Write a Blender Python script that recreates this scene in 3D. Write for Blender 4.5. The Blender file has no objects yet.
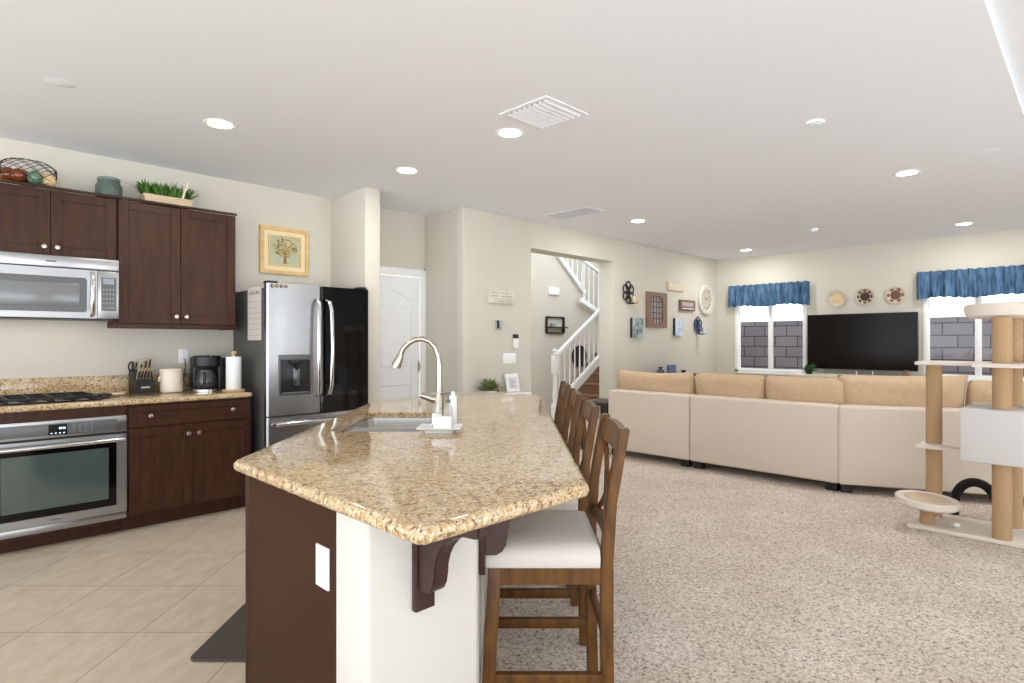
import bpy, bmesh, math, random
from mathutils import Vector, Matrix
rnd = random.Random(7)
C = bpy.context.scene.collection
sc = bpy.context.scene
PI = math.pi
R = math.radians

# ------------------------------------------------------------------ camera, world, exposure
cam_d = bpy.data.cameras.new('camera'); cam = bpy.data.objects.new('camera', cam_d); C.objects.link(cam)
cam.location = (0, 0, 1.31); cam.rotation_euler = (R(90), 0, R(-45))
cam_d.sensor_width = 36; cam_d.lens = 36 * 590 / 1024; cam_d.clip_start = 0.05
sc.camera = cam
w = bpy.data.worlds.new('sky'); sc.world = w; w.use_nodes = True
_t = w.node_tree; _bg = _t.nodes['Background']          # pale sky above the horizon, lower half brightened as added fill for the ceiling
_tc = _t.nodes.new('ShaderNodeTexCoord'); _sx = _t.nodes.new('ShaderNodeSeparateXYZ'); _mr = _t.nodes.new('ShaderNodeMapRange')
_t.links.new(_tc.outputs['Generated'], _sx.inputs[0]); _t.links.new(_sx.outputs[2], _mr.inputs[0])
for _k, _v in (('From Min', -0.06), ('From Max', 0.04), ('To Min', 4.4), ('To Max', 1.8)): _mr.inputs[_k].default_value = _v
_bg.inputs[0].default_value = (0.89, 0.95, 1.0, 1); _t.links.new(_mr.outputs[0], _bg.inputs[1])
sc.view_settings.view_transform = 'Standard'; sc.view_settings.look = 'None'
sc.view_settings.gamma = 1; sc.view_settings.use_curve_mapping = False
sc.view_settings.exposure = 0.6

# ------------------------------------------------------------------ materials
def lin(c):
    out = []
    for v in c:
        v /= 255.0
        out.append(v / 12.92 if v <= 0.04045 else ((v + 0.055) / 1.055) ** 2.4)
    return (*out, 1)
class N:
    def __init__(s, name):
        s.m = bpy.data.materials.new(name); s.m.use_nodes = True
        s.t = s.m.node_tree; s.p = s.t.nodes['Principled BSDF']
    def n(s, typ, **kw):
        nd = s.t.nodes.new(typ)
        for k, v in kw.items():
            if k.startswith('i_'): nd.inputs[k[2:].replace('_', ' ')].default_value = v
            else: setattr(nd, k, v)
        return nd
    def l(s, a, b): s.t.links.new(a, b)
    def coord(s, scale=(1, 1, 1), rot=(0, 0, 0), loc=(0, 0, 0)):
        tc = s.n('ShaderNodeTexCoord'); mp = s.n('ShaderNodeMapping')
        mp.inputs['Scale'].default_value = scale; mp.inputs['Rotation'].default_value = rot; mp.inputs['Location'].default_value = loc
        s.l(tc.outputs['Object'], mp.inputs[0]); return mp.outputs[0]
    def ramp(s, fac, stops):
        r = s.n('ShaderNodeValToRGB')
        while len(r.color_ramp.elements) < len(stops): r.color_ramp.elements.new(0.5)
        for e, (p, c) in zip(r.color_ramp.elements, stops): e.position = p; e.color = lin(c)
        s.l(fac, r.inputs[0]); return r.outputs[0]
    def noise(s, vec, scale, detail=3, rough=0.5):
        nz = s.n('ShaderNodeTexNoise'); nz.inputs['Scale'].default_value = scale
        nz.inputs['Detail'].default_value = detail; nz.inputs['Roughness'].default_value = rough
        s.l(vec, nz.inputs['Vector']); return nz.outputs[0]
    def mix(s, fac, a, b, blend='MIX'):
        m = s.n('ShaderNodeMix', data_type='RGBA', blend_type=blend)
        if isinstance(fac, float): m.inputs[0].default_value = fac
        else: s.l(fac, m.inputs[0])
        for x, i in ((a, 6), (b, 7)):
            if isinstance(x, tuple): m.inputs[i].default_value = lin(x)
            else: s.l(x, m.inputs[i])
        return m.outputs[2]
    def bump(s, h, strength=0.3, dist=0.01):
        b = s.n('ShaderNodeBump'); b.inputs['Strength'].default_value = strength; b.inputs['Distance'].default_value = dist
        s.l(h, b.inputs['Height']); s.l(b.outputs[0], s.p.inputs['Normal'])
def M(name, col, rough=0.5, metal=0.0, var=None, bump=None, coat=0, spec=0.5, scale=(1, 1, 1), trans=0, emit=0):
    s = N(name); p = s.p
    p.inputs['Roughness'].default_value = rough; p.inputs['Metallic'].default_value = metal
    p.inputs['Base Color'].default_value = lin(col); p.inputs['Coat Weight'].default_value = coat
    p.inputs['Specular IOR Level'].default_value = spec
    if coat: p.inputs['Coat Roughness'].default_value = 0.08
    if trans: p.inputs['Transmission Weight'].default_value = trans
    if emit: p.inputs['Emission Color'].default_value = lin(col); p.inputs['Emission Strength'].default_value = emit
    if var:
        col2, vs = var; f = s.noise(s.coord(scale), vs, 4)
        s.l(s.ramp(f, [(0.3, col), (0.7, col2)]), p.inputs['Base Color'])
    if bump: s.bump(s.noise(s.coord(scale), bump[0], 3), bump[1], bump[2] if len(bump) > 2 else 0.004)
    return s.m

WALL = M('cream_wall_paint', (206, 200, 187), 0.75, var=((208, 202, 189), 3), bump=(120, 0.05, 0.002))
CEIL = M('ceiling_paint', (238, 240, 243), 0.8, bump=(90, 0.06, 0.002))
WHITE = M('white_trim_paint', (240, 240, 238), 0.4)
DOORW = M('white_door_paint', (240, 240, 242), 0.4)
ESP = M('espresso_wood', (54, 30, 18), 0.45, var=((72, 42, 26), 5), scale=(8, 8, 1), coat=0.04, spec=0.25)
ESPB = M('espresso_end_panel', (58, 35, 20), 0.55, var=((64, 39, 23), 2), spec=0.15)
ESPD = M('espresso_corbel_wood', (48, 22, 20), 0.38, var=((60, 30, 26), 5), coat=0.1)
NICK = M('satin_nickel', (205, 198, 188), 0.3, 1)
def steel(name, col, rough, sc_):
    s = N(name); s.p.inputs['Metallic'].default_value = 1; s.p.inputs['Base Color'].default_value = lin(col)
    f = s.noise(s.coord(sc_), 6, 3); mr = s.n('ShaderNodeMapRange'); mr.inputs['To Min'].default_value = rough - 0.07; mr.inputs['To Max'].default_value = rough + 0.09
    s.l(f, mr.inputs[0]); s.l(mr.outputs[0], s.p.inputs['Roughness']); s.bump(f, 0.02, 0.002)
    return s.m
STEEL = steel('brushed_steel', (176, 176, 178), 0.3, (1, 1, 60))
STEELF = steel('fridge_steel', (172, 172, 174), 0.33, (1.5, 1.5, 0.35))
STEELD = M('dark_steel_side', (88, 86, 84), 0.5, 0.1)
CHROME = M('polished_handle_steel', (215, 215, 216), 0.16, 1)
SINKM = M('sink_steel', (192, 188, 183), 0.24, 1)
BLK = M('black_plastic', (22, 22, 23), 0.4)
BLKM = M('black_iron', (20, 18, 18), 0.5)
BGLASS = M('black_glass', (6, 6, 7), 0.06, spec=0.32)
OGLASS = M('oven_door_glass', (70, 84, 80), 0.08, coat=0.6, spec=0.7)
MGLASS = M('microwave_glass', (120, 122, 124), 0.18, spec=0.6)
PANG = M('grey_panel', (96, 97, 98), 0.3)
TVS = M('television_screen', (20, 15, 12), 0.16, spec=0.14)
DISP = M('display_black', (10, 12, 20), 0.2)
DIGIT = M('display_digit', (190, 215, 240), 0.5, emit=1.5)
LAMP = M('lamp_lens', (255, 250, 240), 0.5, emit=14)
LIGHTW = M('light_oak', (196, 160, 112), 0.5, var=((216, 184, 140), 8), scale=(1, 1, 8))
STOOLW = M('stool_brown_wood', (74, 46, 14), 0.45, var=((112, 72, 28), 9), scale=(4, 4, 1), coat=0.04, spec=0.3)
LINEN = M('stool_seat_linen', (212, 205, 197), 0.9, bump=(500, 0.15, 0.001))
SOFA = M('sofa_beige_linen', (220, 206, 190), 0.9, var=((214, 199, 182), 60), bump=(420, 0.2, 0.001))
CUSH = M('cushion_tan_linen', (202, 175, 142), 0.9, var=((193, 165, 132), 30), bump=(380, 0.2, 0.001))
PLUSH = M('cat_tree_plush', (226, 214, 202), 1.0, bump=(240, 0.5, 0.003))
def sisal():
    s = N('sisal_rope'); v = s.coord()
    wv = s.n('ShaderNodeTexWave', bands_direction='Z'); wv.inputs['Scale'].default_value = 55; wv.inputs['Distortion'].default_value = 1.2; wv.inputs['Detail'].default_value = 2
    s.l(v, wv.inputs[0]); s.l(s.ramp(wv.outputs[1], [(0, (172, 134, 94)), (1, (214, 180, 140))]), s.p.inputs['Base Color'])
    s.p.inputs['Roughness'].default_value = 0.95; s.bump(wv.outputs[1], 0.6, 0.004); return s.m
SISAL = sisal()
def granite():
    s = N('speckled_granite'); v = s.coord()
    a = s.noise(v, 8, 5, 0.65); base = s.ramp(a, [(0.32, (202, 172, 128)), (0.5, (190, 158, 114)), (0.7, (212, 192, 160))])
    b = s.noise(v, 95, 3, 0.65); base2 = s.mix(s.ramp(b, [(0.47, (0, 0, 0)), (0.60, (235, 235, 235))]), base, (226, 208, 178))
    d = s.noise(v, 62, 4, 0.7); dk = s.ramp(d, [(0.54, (0, 0, 0)), (0.61, (240, 240, 240))])
    c = s.mix(dk, base2, (118, 84, 50))
    e = s.noise(v, 105, 3, 0.65); ek = s.ramp(e, [(0.59, (0, 0, 0)), (0.65, (240, 240, 240))])
    c = s.mix(ek, c, (66, 48, 36))
    s.l(c, s.p.inputs['Base Color']); s.p.inputs['Roughness'].default_value = 0.07; s.p.inputs['Specular IOR Level'].default_value = 0.55
    return s.m
GRAN = granite()
def tile():
    s = N('beige_floor_tile'); v = s.coord(loc=(-3.164, -1.68, 0))
    br = s.n('ShaderNodeTexBrick', offset=0.0, squash=1.0)
    for k, x in (('Scale', 1), ('Brick Width', 0.507), ('Row Height', 0.512), ('Mortar Size', 0.0035), ('Mortar Smooth', 0.2), ('Bias', 0)): br.inputs[k].default_value = x
    br.inputs['Color1'].default_value = lin((204, 190, 170)); br.inputs['Color2'].default_value = lin((198, 184, 164)); br.inputs['Mortar'].default_value = lin((160, 144, 122))
    s.l(v, br.inputs['Vector']); f = s.noise(s.coord((1, 2.2, 1)), 7, 6, 0.65)
    s.l(s.mix(s.ramp(f, [(0.35, (236, 228, 218)), (0.65, (255, 255, 255))]), br.outputs[0], (255, 255, 255)), s.p.inputs['Base Color'])
    m = s.t.nodes[-1]; c = s.mix(1.0, br.outputs[0], s.ramp(f, [(0.35, (238, 232, 224)), (0.65, (255, 255, 255))]), 'MULTIPLY')
    s.l(c, s.p.inputs['Base Color']); s.p.inputs['Roughness'].default_value = 0.42
    s.bump(br.outputs[1], -0.15, 0.004); return s.m
def carpet():
    s = N('frieze_carpet'); v = s.coord()
    f = s.noise(v, 120, 3, 0.75); g = s.noise(v, 60, 2, 0.6); h = s.noise(v, 2.2, 2)
    ad = s.n('ShaderNodeMath', operation='ADD'); s.l(f, ad.inputs[0]); s.l(g, ad.inputs[1])
    hv = s.n('ShaderNodeMath', operation='MULTIPLY'); s.l(ad.outputs[0], hv.inputs[0]); hv.inputs[1].default_value = 0.5
    c = s.ramp(hv.outputs[0], [(0.33, (112, 94, 80)), (0.425, (200, 185, 170)), (0.53, (228, 216, 205)), (0.66, (248, 238, 229))])
    c = s.mix(1.0, c, s.ramp(h, [(0.3, (238, 234, 230)), (0.7, (255, 255, 255))]), 'MULTIPLY')
    s.l(c, s.p.inputs['Base Color']); s.p.inputs['Roughness'].default_value = 1; s.p.inputs['Specular IOR Level'].default_value = 0.1
    s.bump(hv.outputs[0], 0.8, 0.012); return s.m
def blocks():
    s = N('grey_block_masonry'); sx = s.n('ShaderNodeSeparateXYZ'); cb = s.n('ShaderNodeCombineXYZ'); s.l(s.coord(), sx.inputs[0]); s.l(sx.outputs[1], cb.inputs[0]); s.l(sx.outputs[2], cb.inputs[1]); v = cb.outputs[0]
    br = s.n('ShaderNodeTexBrick')
    for k, x in (('Scale', 1), ('Brick Width', 0.4), ('Row Height', 0.195), ('Mortar Size', 0.009), ('Bias', 0)): br.inputs[k].default_value = x
    br.inputs['Color1'].default_value = lin((126, 121, 126)); br.inputs['Color2'].default_value = lin((112, 108, 115)); br.inputs['Mortar'].default_value = lin((62, 58, 62))
    s.l(v, br.inputs['Vector']); s.l(br.outputs[0], s.p.inputs['Base Color']); s.p.inputs['Roughness'].default_value = 0.95; return s.m
TILE, CARPET, BLOCK = tile(), carpet(), blocks()
def pane():
    s = N('window_glass'); t = s.n('ShaderNodeBsdfTransparent'); g = s.n('ShaderNodeBsdfGlossy'); g.inputs['Roughness'].default_value = 0.02
    mx = s.n('ShaderNodeMixShader'); mx.inputs[0].default_value = 0.012; s.l(t.outputs[0], mx.inputs[1]); s.l(g.outputs[0], mx.inputs[2])
    s.l(mx.outputs[0], s.t.nodes['Material Output'].inputs[0]); return s.m
PANE = pane()
def clearplastic(name, col, a):
    s = N(name); t = s.n('ShaderNodeBsdfTransparent'); t.inputs[0].default_value = lin(col)
    mx = s.n('ShaderNodeMixShader'); mx.inputs[0].default_value = a; s.p.inputs['Base Color'].default_value = lin(col); s.p.inputs['Roughness'].default_value = 0.08
    s.l(t.outputs[0], mx.inputs[1]); s.l(s.p.outputs[0], mx.inputs[2]); s.l(mx.outputs[0], s.t.nodes['Material Output'].inputs[0]); return s.m
CLEAR = clearplastic('clear_plastic', (238, 238, 236), 0.22)
GREYGLASS = clearplastic('grey_green_glass', (96, 112, 104), 0.72)
def valcloth():
    s = N('blue_valance_cloth'); f = s.noise(s.coord((1, 6, 1)), 6, 3); c = s.ramp(f, [(0.35, (60, 90, 124)), (0.65, (106, 144, 178))])
    s.l(c, s.p.inputs['Base Color']); s.p.inputs['Roughness'].default_value = 0.8
    tr = s.n('ShaderNodeBsdfTranslucent'); s.l(c, tr.inputs[0]); mx = s.n('ShaderNodeMixShader'); mx.inputs[0].default_value = 0.35
    s.l(s.p.outputs[0], mx.inputs[1]); s.l(tr.outputs[0], mx.inputs[2]); s.l(mx.outputs[0], s.t.nodes['Material Output'].inputs[0]); return s.m
VAL = valcloth()
BRONZE = M('bronze_wire', (52, 34, 26), 0.45, 0.6)
CERAM = M('cream_ceramic', (232, 220, 200), 0.3)
PAPER = M('white_paper', (240, 240, 240), 0.8)
INK = M('grey_ink', (120, 116, 112), 0.8)
LEAF = M('grass_green', (50, 90, 26), 0.6, var=((86, 128, 48), 20))
LEAFD = M('dark_plant_green', (48, 96, 62), 0.5, var=((78, 130, 84), 20))
LEAFO = M('olive_plant_green', (104, 118, 66), 0.6, var=((138, 148, 90), 20))
STEPC = M('brown_stair_carpet', (140, 104, 78), 0.95, bump=(200, 0.5, 0.004))
GOLD = M('gilded_frame', (206, 164, 98), 0.4, var=((226, 192, 134), 12), coat=0.1)
RUST = M('weathered_wood', (118, 92, 76), 0.7, var=((150, 124, 104), 14), scale=(6, 1, 1))
def colormat(name, c, rough=0.6): return M(name, c, rough)

# ------------------------------------------------------------------ mesh helpers
WM = {}
ISL = Matrix.Rotation(R(45), 4, 'Z')     # island frame: x = along the island, y = towards the kitchen side
I4 = Matrix.Identity(4)
class MB:
    def __init__(s): s.bm = bmesh.new()
    def merge(s, b, m=None):
        if m is not None: b.transform(m)
        me = bpy.data.meshes.new('tmp'); b.to_mesh(me); b.free(); s.bm.from_mesh(me); bpy.data.meshes.remove(me); return s
    def box(s, x0, x1, y0, y1, z0, z1, bev=0.0, seg=2, m=None):
        b = bmesh.new(); bmesh.ops.create_cube(b, size=1)
        b.transform(Matrix.Translation(((x0+x1)/2, (y0+y1)/2, (z0+z1)/2)) @ Matrix.Diagonal((abs(x1-x0), abs(y1-y0), abs(z1-z0), 1)))
        if bev: bmesh.ops.bevel(b, geom=b.edges[:], offset=bev, segments=seg, affect='EDGES', profile=0.5)
        return s.merge(b, m)
    def lathe(s, prof, c=(0, 0, 0), seg=32, axis='Z', m=None, sx=1, sy=1):
        b = bmesh.new(); rings = []
        for r, z in prof:
            if r < 1e-6: rings.append([b.verts.new((0, 0, z))])
            else: rings.append([b.verts.new((r*sx*math.cos(2*PI*k/seg), r*sy*math.sin(2*PI*k/seg), z)) for k in range(seg)])
        for a, d in zip(rings, rings[1:]):
            for k in range(seg):
                j = (k+1) % seg
                if len(a) == 1 and len(d) > 1: b.faces.new((a[0], d[j], d[k]))
                elif len(d) == 1 and len(a) > 1: b.faces.new((a[k], a[j], d[0]))
                elif len(a) > 1: b.faces.new((a[k], a[j], d[j], d[k]))
        for q in (rings[0], rings[-1]):
            if len(q) > 1: b.faces.new(q)
        bmesh.ops.recalc_face_normals(b, faces=b.faces[:])
        if axis == '-Y': b.transform(Matrix.Rotation(R(90), 4, 'X'))
        if axis == '-X': b.transform(Matrix.Rotation(R(-90), 4, 'Y'))
        b.transform(Matrix.Translation(c)); return s.merge(b, m)
    def tube(s, pts, rad, seg=10, closed=False, m=None, ry=None):
        b = bmesh.new(); P = [Vector(p) for p in pts]; n = len(P); rings = []
        rads = rad if isinstance(rad, (list, tuple)) else [rad]*n
        up = Vector((0, 0, 1)); t0 = (P[1]-P[0]).normalized()
        nrm = t0.cross(up) if abs(t0.dot(up)) < 0.95 else t0.cross(Vector((1, 0, 0)))
        nrm.normalize()
        for i in range(n):
            if closed: t = (P[(i+1) % n]-P[i-1]).normalized()
            else: t = (P[min(i+1, n-1)]-P[max(i-1, 0)]).normalized()
            nrm = (nrm - t*nrm.dot(t)).normalized(); bi = t.cross(nrm)
            rings.append([b.verts.new(P[i] + nrm*rads[i]*math.cos(2*PI*k/seg) + bi*(ry or rads[i])*math.sin(2*PI*k/seg)) for k in range(seg)])
        for i in range(n if closed else n-1):
            a, d = rings[i], rings[(i+1) % n]
            for k in range(seg): b.faces.new((a[k], a[(k+1) % seg], d[(k+1) % seg], d[k]))
        if not closed: b.faces.new(rings[0][::-1]); b.faces.new(rings[-1])
        bmesh.ops.recalc_face_normals(b, faces=b.faces[:])
        return s.merge(b, m)
    def bar(s, p0, p1, wx, wy, bev=0.0, up=(0, 0, 1), m=None):
        p0, p1 = Vector(p0), Vector(p1); z = (p1-p0); L = z.length; z.normalize()
        upv = Vector(up)
        if abs(z.dot(upv)) > 0.95: upv = Vector((0, 1, 0))
        x = upv.cross(z).normalized(); y = z.cross(x)
        b = bmesh.new(); bmesh.ops.create_cube(b, size=1); b.transform(Matrix.Diagonal((wx, wy, L, 1)))
        if bev: bmesh.ops.bevel(b, geom=b.edges[:], offset=bev, segments=2, affect='EDGES', profile=0.5)
        mt = Matrix((x, y, z)).transposed().to_4x4(); mt.translation = (p0+p1)/2; b.transform(mt); return s.merge(b, m)
    def prism(s, pts, z0, z1, holes=(), bev=0, m=None):
        """pts: outline in xy extruded from z0 to z1"""
        b = bmesh.new(); loops = [list(pts)] + [list(h) for h in holes]; allv = []
        for z in (z0, z1):
            es = []
            vs = []
            for lp in loops:
                v = [b.verts.new((x, y, z)) for x, y in lp]; vs.append(v)
                es += [b.edges.new((v[i], v[(i+1) % len(v)])) for i in range(len(v))]
            if holes: bmesh.ops.triangle_fill(b, edges=es, use_beauty=True)
            else: b.faces.new(vs[0])
            allv.append(vs)
        for lo, hi in zip(*allv):
            for i in range(len(lo)):
                j = (i+1) % len(lo); b.faces.new((lo[i], lo[j], hi[j], hi[i]))
        bmesh.ops.recalc_face_normals(b, faces=b.faces[:])
        if bev: bmesh.ops.bevel(b, geom=[e for e in b.edges if len(e.link_faces) == 2 and e.calc_face_angle(0) > 0.6], offset=bev, segments=2, affect='EDGES')
        return s.merge(b, m)
    def sphere(s, c, r, seg=16, sc_=(1, 1, 1), m=None):
        b = bmesh.new(); bmesh.ops.create_uvsphere(b, u_segments=seg, v_segments=seg//2+2, radius=r)
        b.transform(Matrix.Translation(c) @ Matrix.Diagonal((*sc_, 1))); return s.merge(b, m)
    def build(s, name, mat, parent=None, frame=I4, smooth=38, label=None):
        s.bm.transform(frame); me = bpy.data.meshes.new(name)
        o = bpy.data.objects.new(name, me); C.objects.link(o)
        if parent is not None:
            WM[o.name] = WM[parent.name]; o.parent = parent; s.bm.transform(WM[parent.name].inverted())
        else:
            xs = [v.co for v in s.bm.verts]
            lo = [min(c[i] for c in xs) for i in range(3)]; hi = [max(c[i] for c in xs) for i in range(3)]
            loc = Vector(((lo[0]+hi[0])/2, (lo[1]+hi[1])/2, lo[2])); o.location = loc
            WM[o.name] = Matrix.Translation(loc); s.bm.transform(Matrix.Translation(-loc))
        s.bm.to_mesh(me); s.bm.free(); me.materials.append(mat)
        for p in me.polygons: p.use_smooth = True
        me.set_sharp_from_angle(angle=R(smooth))
        if label: o['label'] = label
        return o
def tag(o, label, cat, group=None, kind=None):
    o['label'] = label; o['category'] = cat
    if group: o['group'] = group
    if kind: o['kind'] = kind
    return o
def thing(name, label, cat, loc=(0, 0, 0), rz=0.0, group=None, kind=None):
    o = bpy.data.objects.new(name, None); C.objects.link(o); o.location = loc; o.rotation_euler = (0, 0, rz); o.empty_display_size = 0.1
    WM[o.name] = Matrix.Translation(loc) @ Matrix.Rotation(rz, 4, 'Z')
    return tag(o, label, cat, group, kind)
def copy_tree(o, parent=None):
    c = o.copy(); C.objects.link(c)
    if parent is not None: c.parent = parent
    for ch in [x for x in bpy.data.objects if x.parent == o]: copy_tree(ch, c)
    return c
def struct(o, label, cat): return tag(o, label, cat, kind='structure')
def rrect(cx, cy, hx, hy, r, n=5):
    out = []
    for k, (sx, sy) in enumerate(((1, 1), (-1, 1), (-1, -1), (1, -1))):
        for i in range(n+1):
            a = (k + i/n)*PI/2; out.append((cx+sx*(hx-r)+r*math.cos(a), cy+sy*(hy-r)+r*math.sin(a)))
    return out
def roundpoly(pts, rads, n=6):
    out = []; L = len(pts)
    for i in range(L):
        p = Vector(pts[i]); a = (Vector(pts[i-1])-p).normalized(); b = (Vector(pts[(i+1) % L])-p).normalized(); r = rads[i] if isinstance(rads, (list, tuple)) else rads
        ang = a.angle(b); d = r/math.tan(ang/2); c = p+(a+b).normalized()*(r/math.sin(ang/2))
        v0 = p+a*d-c; v1 = p+b*d-c; tot = v0.angle_signed(v1)
        for k in range(n+1):
            t = -tot*k/n; q = Vector((v0.x*math.cos(t)-v0.y*math.sin(t), v0.x*math.sin(t)+v0.y*math.cos(t)))+c; out.append((q.x, q.y))
    return out
def bullnose(mb, outline, z0, z1, holes=(), n=5, m=None):
    """slab with a rounded edge; outline counter-clockwise"""
    b = bmesh.new(); r = (z1-z0)/2; L = len(outline); nr = []
    for i in range(L):
        a, c, d = Vector(outline[i-1]), Vector(outline[i]), Vector(outline[(i+1) % L])
        t = ((c-a).normalized()+(d-c).normalized()).normalized(); nr.append(Vector((-t.y, t.x)))
    rings = []
    for k in range(2*n+1):
        a = -PI/2+PI*k/(2*n); off = r*(1-math.cos(a)); z = (z0+z1)/2+r*math.sin(a)
        rings.append([b.verts.new((outline[i][0]+nr[i].x*off, outline[i][1]+nr[i].y*off, z)) for i in range(L)])
    for p, q in zip(rings, rings[1:]):
        for i in range(L): b.faces.new((p[i], p[(i+1) % L], q[(i+1) % L], q[i]))
    hv = []
    for ring, z in ((rings[0], z0), (rings[-1], z1)):
        es = [b.edges.get((ring[i], ring[(i+1) % L])) for i in range(L)]
        hh = []
        for h in holes:
            v = [b.verts.new((x, y, z)) for x, y in h]; es += [b.edges.new((v[i], v[(i+1) % len(v)])) for i in range(len(v))]; hh.append(v)
        hv.append(hh)
        if holes: bmesh.ops.triangle_fill(b, edges=es, use_beauty=True)
        else: b.faces.new(ring)
    for lo, hi in zip(*hv):
        for i in range(len(lo)): b.faces.new((lo[i], lo[(i+1) % len(lo)], hi[(i+1) % len(lo)], hi[i]))
    bmesh.ops.recalc_face_normals(b, faces=b.faces[:]); return mb.merge(b, m)
def cushion(mb, w, h, t, nx=26, ny=20, pinch=0.04, m=None, seed=0, sag=0.0, soft=0.05):
    """soft pillow in local x (width), z (height), thickness along y"""
    b = bmesh.new(); rr = random.Random(seed); ph = [rr.uniform(0, 6) for _ in range(4)]; sheets = []
    for sgn in (-1, 1):
        g = []
        for j in range(ny+1):
            row = []
            for i in range(nx+1):
                u = -1+2*i/nx; v = -1+2*j/ny
                th = ((1-abs(u)**3.2)*(1-abs(v)**3.2))**0.5
                x = u*w/2*(1-pinch*(1-v*v)*abs(u)**2)*(1); z = v*h/2*(1-pinch*1.4*(1-u*u)*abs(v)**2)
                z += (-sag*(1-u*u) if v > 0 else 0)*max(v, 0)
                cs = 1-soft*(abs(u)*abs(v))**3; x *= cs; z *= cs
                wr = 0.006*math.sin(6*u+ph[0]+2*v)+0.005*math.sin(9*v+ph[1]+3*u)
                row.append((x, sgn*(t/2*th+wr*th), z+h/2, abs(u) == 1 or abs(v) == 1))
            g.append(row)
        sheets.append(g)
    vs = []
    first = {}
    for si, g in enumerate(sheets):
        vv = []
        for j, row in enumerate(g):
            r_ = []
            for i, (x, y, z, e) in enumerate(row):
                if e and si == 1: r_.append(first[(i, j)])
                else:
                    v = b.verts.new((x, y, z)); r_.append(v)
                    if e: first[(i, j)] = v
            vv.append(r_)
        vs.append(vv)
    for vv in vs:
        for j in range(ny):
            for i in range(nx): b.faces.new((vv[j][i], vv[j][i+1], vv[j+1][i+1], vv[j+1][i]))
    bmesh.ops.recalc_face_normals(b, faces=b.faces[:]); return mb.merge(b, m)
def blade(mb, base, d, L, w_, droop=0.3, n=5, m=None):
    """one tapering leaf with a fold"""
    b = bmesh.new(); base = Vector(base); d = Vector(d).normalized(); side = d.cross(Vector((0, 0, 1)))
    if side.length < 0.1: side = Vector((1, 0, 0))
    side.normalize(); prev = None
    for i in range(n+1):
        t = i/n; p = base+d*L*t+Vector((0, 0, -droop*L*t*t)); ww = w_*(math.sin(PI*min(0.15+t*0.85, 1)) if i < n else 0.02)/2
        cur = [b.verts.new(p-side*ww), b.verts.new(p+Vector((0, 0, -ww*0.35))), b.verts.new(p+side*ww)]
        if prev:
            b.faces.new((prev[0], prev[1], cur[1], cur[0])); b.faces.new((prev[1], prev[2], cur[2], cur[1]))
        prev = cur
    return mb.merge(b, m)

# ------------------------------------------------------------------ the room shell
ZC = 2.71
XT = 9.65                      # television wall
YG = 4.68                      # wall with the framed pieces
YK = 5.34                      # kitchen wall
o = MB().box(-3.0, 7, -3.5, 9.0, -0.06, 0.0).build('floor', TILE, None, ISL); struct(o, 'beige ceramic tile floor of the kitchen', 'floor')
# tile pattern is aligned with the island: put the floor's origin at the camera foot, turned 45 degrees
me = o.data; me.transform(ISL.inverted() @ WM[o.name]); o.location = (0, 0, 0); o.rotation_euler = (0, 0, R(45))
mb = MB()
mb.prism([(-2.12, -1.97), (-0.073, 0.074), (3.5, 3.648), (4.582, YG+0.05), (XT, YG+0.05), (XT, -4.2), (-2.12, -4.2)], 0.0, 0.012)
mb.box(4.2, 11, YG+0.05, 8.1, 0.0, 0.012)
carp = struct(mb.build('floor_carpet', CARPET), 'beige speckled frieze carpet of the living room', 'carpet')
mb = MB()
mb.box(-3, XT+0.15, 0.342, YG+0.2, ZC, ZC+0.14); mb.box(-3, 4.2, YG+0.2, YK+0.12, ZC, ZC+0.14)
struct(mb.build('ceiling', CEIL), 'flat white ceiling over kitchen and living room', 'ceiling')
struct(MB().box(-3, XT+0.15, -4.3, 0.342, ZC+0.028, ZC+0.24).build('ceiling_raised', CEIL), 'raised white ceiling strip at the upper right corner', 'ceiling')
struct(MB().box(-3, 2.83, YK, YK+0.12, 0, ZC).build('wall_kitchen', WALL), 'cream kitchen wall behind cabinets and fridge', 'wall')
struct(MB().box(2.83, 2.988, 4.70, YK+0.12, 0, ZC, 0.012, 3).build('wall_stub', WALL), 'short cream wall end right of the fridge', 'wall')
mb = MB(); mb.box(2.988, 3.97, YK, YK+0.12, 2.09, ZC); mb.box(2.988, 3.11, YK, YK+0.12, 0, 2.13); mb.box(3.955, 3.97, YK, YK+0.12, 0, 2.13)
struct(mb.build('wall_hall', WALL), 'cream wall above the white door in the recess', 'wall')
mb = MB(); TH = 0.24
mb.box(3.97, 5.0, YG, YG+TH, 0, ZC, 0.012, 3); mb.box(3.97, 4.2, YG+0.1, 8.2, 0, ZC, 0.0)
mb.box(4.9, 6.72, YG+0.0005, YG+TH-0.0005, 2.395, ZC); mb.box(6.62, XT+0.05, YG, YG+TH, 0, ZC, 0.012, 3)
struct(mb.build('wall_gallery', WALL), 'long cream wall with the stair opening and wall decor', 'wall')
W1 = (3.22, 4.355, 0.805, 2.12); W2 = (0.545, 1.725, 0.805, 2.12)
mb = MB(); T0, T1 = XT, XT+0.16
mb.box(T0, T1, W1[1], YG+0.3, 0, ZC+0.1); mb.box(T0, T1, W2[1], W1[0], 0, ZC+0.1); mb.box(T0, T1, -4.3, W2[0], 0, ZC+0.1)
for a in (W1, W2): mb.box(T0, T1, a[0], a[1], 0, a[2]); mb.box(T0, T1, a[0], a[1], a[3], ZC+0.1)
struct(mb.build('wall_television', WALL), 'cream end wall with two windows and the television', 'wall')
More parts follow.
